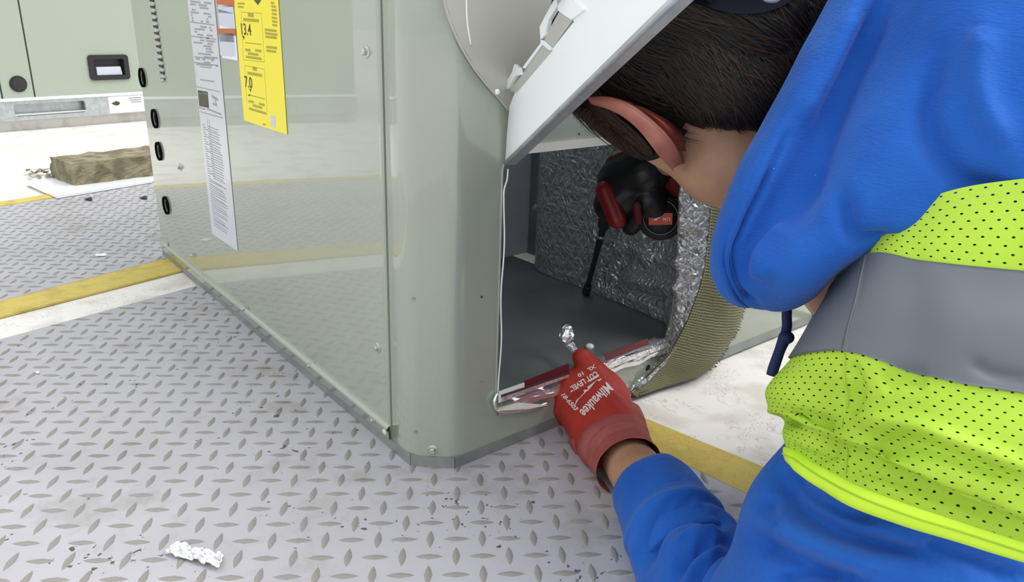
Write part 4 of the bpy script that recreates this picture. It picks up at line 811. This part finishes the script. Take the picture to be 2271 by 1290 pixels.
# --- ear seen from behind
def earpatch(sg=1):
    pts = [((1302, 216), (1310, 230), .560, .57), ((1345, 217), (1345, 240), .546, .56), ((1392, 232), (1383, 259), .538, .555), ((1436, 262), (1418, 289), .536, .555), ((1474, 298), (1447, 325), .538, .556), ((1497, 332), (1468, 352), .548, .56), ((1506, 366), (1490, 376), .562, .566)]
    rows = []
    for (a_, b_, dr_, db) in pts:
        A_ = P(a_[0], a_[1], dr_); B_ = P(b_[0], b_[1], dr_+.002); back = P(a_[0]+14, a_[1]-4, db+.035); inn = P(b_[0]+12, b_[1]+12, db+.03)
        mid_ = P((a_[0]+b_[0])/2, (a_[1]+b_[1])/2, dr_-.0015); rows.append([back, P(a_[0]+5, a_[1]-2, dr_+.006), A_, mid_, B_, P(b_[0]+3, b_[1]+2, dr_+.005), P(b_[0]+6, b_[1]+4, dr_+.014), inn])
    return patch(rows, 40, 60, True)
gridmesh(earpatch()).mk('ear', 'ear', per, True)
g = patch([[P(1380, 228, .556), P(1400, 250, .558), P(1420, 280, .56)], [P(1420, 236, .548), P(1450, 262, .541), P(1470, 310, .547)], [P(1462, 256, .546), P(1488, 285, .541), P(1503, 330, .556)], [P(1500, 275, .565), P(1515, 300, .562), P(1522, 335, .565)]], 20, 24, True)
thick(g, .003).mk('ear_back', 'eardark', per, True)
# --- hair
SKIN = [(1508, 262), (1560, 280), (1640, 290), (1760, 286), (1760, 520), (1560, 470), (1440, 352), (1400, 345), (1410, 310), (1440, 300), (1500, 350), (1518, 310)]
def hairball():
    mb = MB(); ellipsoid(mb, HC, [up_, face, lat], tuple(r*1.065 for r in HR), 96, 64); V = np.array(mb.V)
    q_ = V-HC; V = V+(q_/np.linalg.norm(q_, axis=1, keepdims=True))*(nz(V, 150, 31)*.0012)[:, None]; F = []
    for f in mb.F:
        c_ = V[list(f)].mean(0); x, y, d = proj(c_); r = c_-HC; fa, ua, la = r.dot(face)/HR[1], r.dot(up_)/HR[0], r.dot(lat)/HR[2]
        if d < .60 and inpoly(x, y, SKIN): continue
        if fa > .55 and ua < .62: continue
        if ua < -.35 and fa > .35: continue
        if ua < -.80: continue
        F.append(f)
    return V, F
V, F = hairball(); hb = mesh('hair', V, F, 'hair', per, True)
ng = patch([[P(1400, 40, .540), P(1540, 20, .520), P(1680, -30, .530), P(1900, -90, .56)], [P(1430, 150, .540), P(1560, 140, .518), P(1690, 100, .525), P(1890, 50, .55)], [P(1470, 228, .548), P(1570, 225, .524), P(1690, 210, .526), P(1870, 180, .545)], [P(1503, 258, .560), P(1575, 276, .541), P(1690, 284, .541), P(1850, 285, .555)], [P(1512, 268, .60), P(1585, 284, .59), P(1690, 290, .59), P(1840, 290, .60)]], 60, 50, True)
thick(ng, .004).mk('nape_hair', 'hair', hb, True)
def strands_on(g, count, mbs, di, dj, steps, wd, lift, spread=.15, jmax=None, pick=.25):
    n = gridnormals(g); nv, nu = g.shape[:2]
    def at(i, j):
        i = min(max(i, 0), nu-1.001); j = min(max(j, 0), nv-1.001); a_, b_ = int(i), int(j); f_, h_ = i-a_, j-b_
        return (g[b_, a_]*(1-f_)+g[b_, a_+1]*f_)*(1-h_)+(g[b_+1, a_]*(1-f_)+g[b_+1, a_+1]*f_)*h_, n[b_, a_]
    for k in range(count):
        i, j = rng.uniform(0, nu), rng.uniform(-4, (jmax or nv)-3); a_ = rng.normal(0, spread); L_ = steps*rng.uniform(.6, 1.3); w_ = wd*rng.uniform(.6, 1.3); lf = lift*rng.uniform(.2, 1); V = []; F = []; prev = None
        pts = [at(i+(di+a_*dj)*L_*t, j+(dj-a_*di)*L_*t+2*t*t) for t in np.linspace(0, 1, 7)]
        if j+dj*L_ > (jmax or nv)+rng.uniform(-2, 3): continue
        for q in range(7):
            p, nn_ = pts[q]; t_ = pts[min(q+1, 6)][0]-pts[max(q-1, 0)][0]; sd_ = np.cross(t_, nn_); l_ = np.linalg.norm(sd_)
            if l_ < 1e-9: break
            sd_ /= l_; ww = w_*(1-(q/6)**2*.9); p = p+nn_*(.0008+lf*math.sin(q/6*2.6)); V += [p-sd_*ww, p+nn_*ww*.5, p+sd_*ww]
        else:
            for q in range(6): F += [(3*q, 3*q+1, 3*q+4, 3*q+3), (3*q+1, 3*q+2, 3*q+5, 3*q+4)]
            mbs[1 if rng.random() < pick else 0].add(V, F)
# strands
sm = MB(); sm2 = MB()
def strand(u, v, L, wd, lift, mbx, dirv):
    p = HC+up_*HR[0]*u[0]+face*HR[1]*u[1]+lat*HR[2]*u[2]; pts = []
    r = A(*u); dd = dirv
    for k in range(7):
        q_ = HC+up_*HR[0]*r[0]+face*HR[1]*r[1]+lat*HR[2]*r[2]; nrm = up_*r[0]/HR[0]+face*r[1]/HR[1]+lat*r[2]/HR[2]; nrm /= np.linalg.norm(nrm)
        off = .0055+lift*math.sin(k/6*math.pi*.8); pts.append((q_+nrm*off, nrm)); st = dd-nrm*dd.dot(nrm); st /= np.linalg.norm(st)+1e-9; q2 = q_+st*L/6-HC
        r = A(q2.dot(up_)/HR[0], q2.dot(face)/HR[1], q2.dot(lat)/HR[2]); r /= np.linalg.norm(r)
        if k == 4:
            x, y, d = proj(q_)
            if inpoly(x, y+12, SKIN) and rng.random() < .8: return
    for k in range(len(pts)): 
        x, y, d = proj(pts[k][0])
        if inpoly(x, y, SKIN) and k < 5: return
        if (pts[k][0]-P1).dot(nh) > -.004: return
    V = []; F = []
    for k, (q_, nrm) in enumerate(pts):
        t = pts[min(k+1, 6)][0]-pts[max(k-1, 0)][0]; sd_ = np.cross(t, nrm); sd_ /= np.linalg.norm(sd_)+1e-9; w_ = wd*(1-(k/6)**2*.9); V += [q_-sd_*w_, q_+nrm*w_*.5, q_+sd_*w_]
    for k in range(6): F += [(3*k, 3*k+1, 3*k+4, 3*k+3), (3*k+1, 3*k+2, 3*k+5, 3*k+4)]
    mbx.add(V, F)
strands_on(ng, 2600, (sm, sm2), 1.0, 1.15, 12, .00055, .003, .25, 37)
for k in range(4200):
    r = rng.normal(size=3); r /= np.linalg.norm(r)
    if r[1] > .45 and r[0] < .6: continue
    if r[0] < -.75: continue
    dirv = -up_*1+face*rng.normal(.05, .22)+lat*rng.normal(0, .1)-face*.25*(1 if r[1] < 0 else 0)
    strand(r, None, rng.uniform(.03, .07), rng.uniform(.0004, .0009), rng.uniform(0, .0035), sm2 if rng.random() < .28 else sm, dirv)
o = sm.mk('hair_strands', 'hair', hb, True); o['kind'] = 'stuff'
o = sm2.mk('light_hair_strands', 'hair2', hb, True); o['kind'] = 'stuff'
# spiky tips along the temple and the sideburn before the ear
sm = MB()
for k in range(130):
    t = rng.uniform(0, 1)**1.3; x = 1270+t*120; y = 238+t*84+rng.normal(0, 3)+(6*math.sin(t*20)); d0 = .575-.01*t+rng.uniform(-.012, .01)
    L = rng.uniform(10, 26); ang = math.radians(rng.uniform(40, 80)+t*-15); a2 = math.radians(rng.uniform(70, 130)); p0 = P(x+8, y-8, d0); p1 = P(x+3, y-1, d0); p2 = P(x+3+math.cos(a2)*L*.7, y+math.sin(a2)*L*.6, d0)
    tube([p0, p1, p2], [.0005, .0004, .0001], 4, 5, mb=sm)
o = sm.mk('temple_hair_tips', 'hair2', hb, True); o['kind'] = 'stuff'
g = patch([[P(1268, 205, .60), P(1300, 200, .575), P(1330, 200, .565)], [P(1278, 240, .60), P(1318, 240, .570), P(1360, 246, .560)], [P(1320, 286, .60), P(1360, 284, .568), P(1405, 285, .558)], [P(1370, 325, .60), P(1402, 322, .568), P(1440, 322, .560)], [P(1422, 352, .59), P(1436, 350, .570), P(1450, 345, .565)]], 24, 36, True)
thick(g, .004).mk('sideburn', 'hair', hb, True)
sm = MB(); strands_on(g, 420, (sm, sm), .15, 1.0, 13, .0005, .0018, .35, None); o = sm.mk('sideburn_strands', 'hair2', hb, True); o['kind'] = 'stuff'
# --- cap with its rear strap and clip
cv = []; 
for px_, py_ in ((1440, -70), (1500, -12), (1560, 12), (1625, 30), (1690, 28), (1745, 8), (1790, -30), (1830, -90)):
    r_ = ray(px_, py_); lo, hi = .40, .62; Rr = tuple(r*1.10 for r in HR)
    Mx = np.array([up_/Rr[0], face/Rr[1], lat/Rr[2]]); oo = Mx@(EYE-HC); dd = Mx@r_; a_, b_, c_ = dd@dd, 2*oo@dd, oo@oo-1; disc = b_*b_-4*a_*c_; t = (-b_-math.sqrt(max(disc, 0)))/(2*a_); cv.append(EYE+r_*t)
cc = cr(cv, 50)
V = []; nn = 50; apex = HC+up_*.05-bdir*.10
def onshell(q):
    v = q-HC; return HC+v/np.linalg.norm(Mx@v)
g = np.array([[onshell(p+(apex-p)*k*.07) for p in cc] for k in range(6)])
capo = thick(g, .002).mk('cap', 'cap', per, True)
mb = MB(); ellipsoid(mb, HC+up_*.035-face*.01, [up_, face, lat], (.100, .112, .090), 40, 24); V = np.array(mb.V); F = []
for f in mb.F:
    c_ = V[list(f)].mean(0); x, y, d = proj(c_)
    if y < -25 and (c_-HC).dot(up_) > -.045: F.append(f)
mesh('cap_crown', V, F, 'cap', capo, True)
ellipsoid(MB(), P(1710, -4, .478), [scr(1, .1), scr(-.1, 1), CZV], (.006, .003, .003), 16, 10).mk('cap_clip', 'galv', capo, True)
# --- hoodie: sleeve, shoulder, torso
def fold(u, th):
    k = 1+.030*math.sin(9*u*math.pi+1.2*math.sin(th)+.6)*(.4+.6*math.sin(th/2)**2)+.018*math.sin(5*th+11*u)
    return k
hm = MB()
# forearm cuff (inner tube) and the bulging sleeve over it
def cuffr(u, th): return 1-.05*math.exp(-((u-.0)/.06)**2)+.012*math.sin(6*th+8*u)
loft([(1437, 1070, .722), (1462, 1110, .703), (1490, 1165, .675), (1530, 1240, .645)], [.0385, .0415, .044, .045], 24, 40, cuffr, hm)
def slv(u, th):
    s_ = math.sin(th); bulge = .10*math.exp(-((u-.06)/.05)**2)-.09*math.exp(-((u-.16)/.045)**2)+.05*math.exp(-((u-.27)/.06)**2)
    fan = .010*math.sin(15*(u+.35*math.cos(th-.6))*math.pi)*math.exp(-((u-.45)/.28)**2)
    return 1+.5*bulge*(.55+.45*math.cos(th-.8))+fan+.008*math.sin(4*th+17*u)
loft([(1485, 1150, .682), (1515, 1210, .655), (1560, 1290, .615), (1620, 1380, .575), (1690, 1475, .535), (1760, 1540, .52)], [.044, .048, .052, .056, .060, .060], 170, 110, slv, hm, cre=[
    ([(1422, 1262), (1436, 1200), (1470, 1150), (1530, 1127), (1590, 1137), (1652, 1165)], 20, .0095), ([(1396, 1250), (1412, 1180), (1452, 1125), (1520, 1100), (1585, 1113)], 18, -.005),
    ([(1655, 1172), (1590, 1188), (1530, 1218), (1495, 1265)], 10, .0055), ([(1657, 1180), (1610, 1205), (1560, 1245), (1525, 1305)], 12, .007), ([(1660, 1190), (1628, 1232), (1600, 1305)], 12, .007), ([(1560, 1205), (1520, 1240), (1490, 1300)], 10, .003), ([(1600, 1170), (1540, 1180), (1490, 1210)], 9, -.003)])
def uparm(u, th):
    f_ = .030*math.sin(21*u+2.2*math.cos(th+.5))*(.5+.5*math.sin(2*th+1))+.022*math.sin(34*u+3*math.sin(th)+1)*math.exp(-((u-.55)/.35)**2)+.012*math.sin(5*th)
    return 1+f_
loft([(2380, 760, .57), (2230, 930, .55), (2080, 1080, .53), (1930, 1235, .52), (1805, 1400, .525), (1730, 1500, .535), (1670, 1560, .54)], [.080, .092, .094, .086, .074, .064, .050], 320, 280, uparm, hm, cre=[
    ([(1722, 1020), (1730, 1075), (1765, 1120), (1824, 1162), (1889, 1190), (2010, 1226), (2120, 1262)], 22, .009), ([(1745, 1012), (1768, 1070), (1863, 1127), (1960, 1150)], 18, .007),
    ([(1667, 1190), (1745, 1226), (1830, 1262), (1930, 1300)], 22, .007), ([(1690, 1140), (1760, 1185), (1850, 1228), (1960, 1262)], 26, -.005), ([(1720, 1290), (1790, 1270), (1860, 1290)], 15, .005),
    ([(2050, 1200), (2150, 1240), (2271, 1290)], 22, .006), ([(1700, 1090), (1712, 1140), (1740, 1170)], 18, .004)])
def wr2(V): n_ = nz(V, 28, 51); return V+np.outer(n_*.004, A(0, 0, 1))
tm = MB(); capsule(tm, NB+CXV*.05, CH, .085, .118, True); capsule(tm, CH, HIP, .120, .128, True); capsule(tm, NB+CXV*.06, SHL+CXV*.06+CZV*.02, .07, .065, True); capsule(tm, NB+CZV*.04+CXV*.03, SHR+CXV*.02, .068, .056, True); capsule(tm, SHR, EL2, .054, .048, True); capsule(tm, EL2, EL2*.25+RH*.75, .046, .036, True)
ho = hm.mk('hoodie', 'blue', per, True)
fused('hoodie_torso', tm, 'blue', ho, .006, 8, wr2)
# hood
hn = [[(1960, -90, .56), (1872, -90, .515), (1915, -90, .478), (1990, -90, .470), (2070, -90, .440), (2190, -90, .42), (2400, -90, .40)],
      [(1925, 10, .56), (1842, -5, .515), (1885, 5, .480), (1962, 20, .475), (2045, 20, .442), (2170, 20, .42), (2400, 10, .395)],
      [(1850, 140, .56), (1765, 115, .515), (1805, 130, .482), (1893, 150, .479), (1985, 160, .446), (2130, 150, .42), (2400, 140, .392)],
      [(1745, 340, .565), (1655, 318, .525), (1697, 335, .488), (1790, 355, .484), (1885, 365, .450), (2060, 345, .425), (2400, 310, .392)],
      [(1680, 480, .57), (1592, 465, .532), (1632, 485, .497), (1712, 505, .490), (1815, 500, .455), (2010, 455, .43), (2400, 400, .396)],
      [(1655, 570, .57), (1573, 560, .535), (1607, 577, .503), (1662, 592, .495), (1770, 590, .462), (1975, 525, .437), (2400, 445, .402)],
      [(1690, 625, .57), (1592, 637, .538), (1630, 660, .515), (1700, 668, .503), (1795, 640, .477), (1950, 560, .452), (2400, 478, .42)],
      [(1720, 625, .585), (1640, 668, .556), (1672, 684, .545), (1722, 688, .535), (1800, 658, .520), (1935, 572, .495), (2400, 486, .45)],
      [(1740, 600, .60), (1690, 630, .585), (1710, 630, .585), (1750, 630, .580), (1810, 610, .56), (1930, 540, .54), (2400, 450, .50)]]
g = patch(hn, 150, 170); n = gridnormals(g); uu = np.linspace(0, 1, 150)[None, :]; vv = np.linspace(0, 1, 170)[:, None]
dsp = -.002*np.exp(-((uu-.46-.03*np.sin(vv*7))/.030)**2)*np.clip(1-vv*.9, .25, 1)-.003*np.exp(-((uu-.335)/.012)**2)*np.clip(vv*2.2-.6, 0, 1)+.003*np.sin(uu*16+vv*5)*np.exp(-((vv-.45)/.4)**2)+nz(g.reshape(-1, 3), 30, 61).reshape(g.shape[:2])*.0022
g = g+n*dsp[:, :, None]
g = creases(g, [([(1965, 0), (1905, 130), (1850, 250), (1805, 380), (1770, 470)], 26, .0050), ([(1905, 20), (1840, 150), (1770, 270)], 22, -.004), ([(1745, 300), (1690, 420), (1650, 500), (1625, 580), (1640, 645), (1684, 680)], 8, .0045),
    ([(1760, 500), (1700, 560), (1690, 620)], 22, -.005), ([(1860, 420), (1900, 520), (1990, 540)], 22, .005), ([(2080, 120), (2060, 260), (2120, 380), (2230, 430)], 30, .006), ([(2180, 60), (2170, 200), (2230, 330)], 34, -.006)])
thick(g, .004).mk('hood', 'blue', ho, True)
tube([P(1750, 600, .575), P(1745, 690, .57), P(1745, 725, .568), P(1738, 752, .566)], .0038, 8, 20).mk('drawstring', 'cord', ho, True)
mb = tube([P(1742, 745, .566), P(1730, 775, .566), P(1716, 815, .565), P(1711, 832, .564)], [.0050, .0040, .0042, .0040], 8, 20); ellipsoid(mb, P(1744, 748, .565), [CXV, CYV, CZV], (.0058, .0052, .0055), 12, 8); mb.mk('drawstring_end', 'cord', ho, True)
# --- vest
vn = [[(1925, 500, .60), (1885, 500, .515), (1950, 470, .462), (2050, 440, .432), (2170, 410, .415), (2420, 380, .40)],
      [(1900, 615, .60), (1843, 640, .520), (1925, 565, .455), (2040, 577, .425), (2160, 590, .41), (2420, 615, .39)],
      [(1860, 720, .59), (1800, 715, .510), (1900, 670, .443), (2040, 700, .415), (2160, 720, .398), (2420, 760, .38)],
      [(1815, 800, .585), (1754, 793, .505), (1872, 776, .440), (2030, 822, .410), (2160, 852, .395), (2420, 890, .375)],
      [(1765, 880, .585), (1697, 868, .512), (1868, 880, .440), (2020, 930, .405), (2160, 960, .39), (2420, 1010, .372)],
      [(1790, 955, .585), (1727, 942, .515), (1866, 985, .440), (2010, 1040, .405), (2150, 1080, .39), (2420, 1130, .375)],
      [(1800, 1030, .58), (1750, 1015, .500), (1867, 1093, .438), (2000, 1146, .412), (2150, 1192, .402), (2420, 1275, .395)]]
NU, NV = 120, 120; g = patch(vn, NU, NV); n = gridnormals(g); uu = np.linspace(0, 1, NU)[None, :]; vv = np.linspace(0, 1, NV)[:, None]
low = np.clip((vv-.5)/.12, 0, 1)
dsp = -.010*np.exp(-(((uu-.24)/.055)**2+((vv-.80)/.028)**2))+low*(.0035*np.exp(-((vv-.80-.16*(uu-.4))/.022)**2)-.003*np.exp(-((vv-.86-.12*(uu-.4))/.03)**2)-.0030*np.exp(-(((uu-.42)/.09)**2+((vv-.66)/.05)**2)))+nz(g.reshape(-1, 3), 35, 71).reshape(g.shape[:2])*.0014
g = g+n*dsp[:, :, None]; glin = g-n*.011
g = creases(g, [([(1735, 925), (1790, 930), (1850, 950)], 16, .004), ([(1880, 800), (1900, 860), (1885, 920)], 16, .003), ([(1900, 1000), (2000, 985), (2120, 1010), (2300, 1080)], 26, .0042), ([(1950, 850), (2000, 835), (2060, 840)], 24, .003),
    ([(1900, 930), (2010, 940), (2130, 985), (2300, 1050)], 20, -.0035), ([(1850, 1040), (1960, 1050), (2080, 1090), (2240, 1150)], 22, .003), ([(1740, 990), (1800, 1010), (1860, 1000)], 14, .003), ([(2150, 800), (2210, 830), (2290, 840)], 18, .002)])
n = gridnormals(g)
ve = gridmesh(g).mk('vest', 'mesh', per, True, uv=True)
gridmesh(glin).mk('vest_lining', 'under', ve, True, uv=True)
i0, i1 = int(NV*1/6), int(NV*3/6)+1
js = int(NU*.405)
bandA = g[i0:i1, js:]+n[i0:i1, js:]*.0012; bandB = g[i0:i1, :js+1]+n[i0:i1, :js+1]*.0010
thick(bandA, .0008).mk('reflective_band', 'reflective', ve, True); thick(bandB, .0008).mk('reflective_band', 'reflective', ve, True)
tube([p for p in (g[i0:i1, js]+n[i0:i1, js]*.0014)[::10]], .0008, 6, 40).mk('band_seam', 'reflective', ve, True)
tube([p for p in (g[i1:, js]+n[i1:, js]*.0008)[::10]], .0004, 6, 50).mk('fabric_seam', 'mesh', ve, True)
ed = g[-1, 6:]; mb = MB(); row = []
for off, z_, in ((-.0035, .0085), (.0018, .0080), (.0030, .004), (.0030, -.001), (.0016, -.0045), (-.0035, -.005)):
    row.append(ed+n[-1, 6:]*off+(g[-9, 6:]-ed)/np.linalg.norm(g[-9, 6:]-ed, axis=1, keepdims=True)*z_)
gridmesh(np.array(row)).mk('armhole_binding', 'lime', ve, True)
tube([p for p in (ed+n[-1, 6:]*.0032+(g[-9, 6:]-ed)/np.linalg.norm(g[-9, 6:]-ed, axis=1, keepdims=True)*.0035)[::6]], .0006, 5, 60).mk('binding_stitch', 'mesh', ve, True)
# --- left glove
gm = MB(); hax = scr(-100, -190, 0)
ellipsoid(gm, P(1316, 895, .872), [scr(-.42, -.86, .25), scr(.9, -.42, 0), CZV], (.048, .0435, .024))
capsule(gm, P(1318, 900, .868), P(1372, 965, .822), .030, .031, True); capsule(gm, P(1290, 915, .868), P(1335, 985, .828), .026, .029, True)
capsule(gm, P(1350, 875, .868), P(1320, 830, .878), .019, .0155, True); capsule(gm, P(1320, 830, .878), P(1290, 794, .888), .0150, .0112, True)   # index finger
capsule(gm, P(1290, 792, .888), P(1296, 802, .902), .0115, .011, True)
capsule(gm, P(1372, 900, .880), P(1352, 850, .905), .017, .0145, True); capsule(gm, P(1352, 850, .905), P(1302, 800, .908), .013, .0115, True)          # thumb behind
for i_, (kx, ky, ex, ey) in enumerate(((1266, 852, 1252, 866), (1256, 876, 1244, 894), (1254, 905, 1248, 925))):
    r_ = (.0165, .0160, .0145)[i_]; capsule(gm, P(kx+30, ky+14, .870), P(kx, ky, .880), r_*1.02, r_, True); capsule(gm, P(kx, ky, .880), P(ex+2, ey+6, .908), r_, r_*.86, True); capsule(gm, P(ex+2, ey+6, .908), P(ex+38, ey+4, .918), r_*.84, r_*.74, True)
def gw(V): return V+np.outer(nz(V, 90, 81)*.0006, CZV)
gl = fused('work_glove', gm, 'glove', per, .0021, 4, gw); tag(gl, 'red coated glove')
bv_ = BVHTree.FromPolygons([tuple(v.co) for v in gl.data.vertices], [tuple(p.vertices) for p in gl.data.polygons])
def onglove(x, y, off=.0006, alt=None):
    r = ray(x, y); r = r/np.linalg.norm(r); h_ = bv_.ray_cast(Vector(EYE), Vector(r))
    return A(*h_[0])-r*off if h_[0] is not None else P(x, y, .85)
def gprint(name, V, F, org, ex, ey):
    mesh(name, [onglove(org[0]+v[0]*ex[0]+v[1]*ey[0], org[1]+v[0]*ex[1]+v[1]*ey[1]) for v in V], F, 'gloveprint', gl)
V, F = text2d('Milwaukee', 1, .022, .15); wV = V[:, 0].max(); V = V/[wV, .7]
gprint('glove_lettering', V, F, (1346, 846), (-62, 66), (17, 15))
# bolt under the lettering
bolt = [(1344, 834), (1328, 845), (1324, 842), (1294, 865), (1296, 870), (1278, 887), (1273, 903), (1284, 884), (1306, 864), (1302, 858), (1328, 841)]
tr_ = tessellate_polygon([[Vector((*p, 0)) for p in bolt]]); mesh('glove_bolt', [onglove(*p) for p in bolt], tr_, 'gloveprint', gl)
for s_, o_, ex, ey in (('18-6503', (1242, 874), (33, 36), (9, -4)), ('CUT LEVEL', (1322, 822), (-58, 36), (6, 10)), ('XL  10', (1318, 808), (-38, 22), (4, 7))):
    V, F = text2d(s_, 1, .03); V = V/[V[:, 0].max(), .7]; gprint('glove_marking', V, F, o_, ex, ey)
bar = [(1328, 830), (1266, 866), (1265, 870), (1271, 867), (1329, 834)]; tr_ = tessellate_polygon([[Vector((*p, 0)) for p in bar]]); mesh('glove_bar', [onglove(*p) for p in bar], tr_, 'gloveprint', gl)
def cf(u, th):
    s_ = .5+.5*math.cos(th-.3)
    return 1.03-.085*math.exp(-((u-.34-.05*math.cos(th))/.035)**2)-.05*math.exp(-((u-.52)/.03)**2)+.02*math.exp(-((u-.43)/.04)**2)-.03*math.exp(-((u-.70)/.03)**2)+.02*math.exp(-((u-.96)/.05)**2)+.004*math.sin(60*th)
loft([(1342, 946, .852), (1353, 965, .832), (1369, 992, .804), (1385, 1018, .778), (1395, 1035, .762)], [(.0435, .026), (.0415, .030), (.0360, .0315), (.0330, .0300), (.0330, .0295)], 80, 72, cf, None, cap=False).mk('glove_cuff', 'knit', gl, True)
# --- right glove wrapped round the drill
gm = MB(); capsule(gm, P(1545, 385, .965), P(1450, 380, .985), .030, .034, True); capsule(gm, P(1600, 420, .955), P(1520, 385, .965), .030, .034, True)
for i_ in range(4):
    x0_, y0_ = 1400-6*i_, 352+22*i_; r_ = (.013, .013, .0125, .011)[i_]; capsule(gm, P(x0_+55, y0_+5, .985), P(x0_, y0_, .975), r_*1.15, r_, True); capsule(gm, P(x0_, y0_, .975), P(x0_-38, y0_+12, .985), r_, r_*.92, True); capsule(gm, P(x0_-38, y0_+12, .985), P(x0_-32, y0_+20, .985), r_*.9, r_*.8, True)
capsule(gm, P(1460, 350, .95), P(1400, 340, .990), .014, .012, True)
g2_ = fused('work_glove', gm, 'gloveshaded', per, .0026, 4); tag(g2_, 'red glove gripping the drill, shade put into its colour')
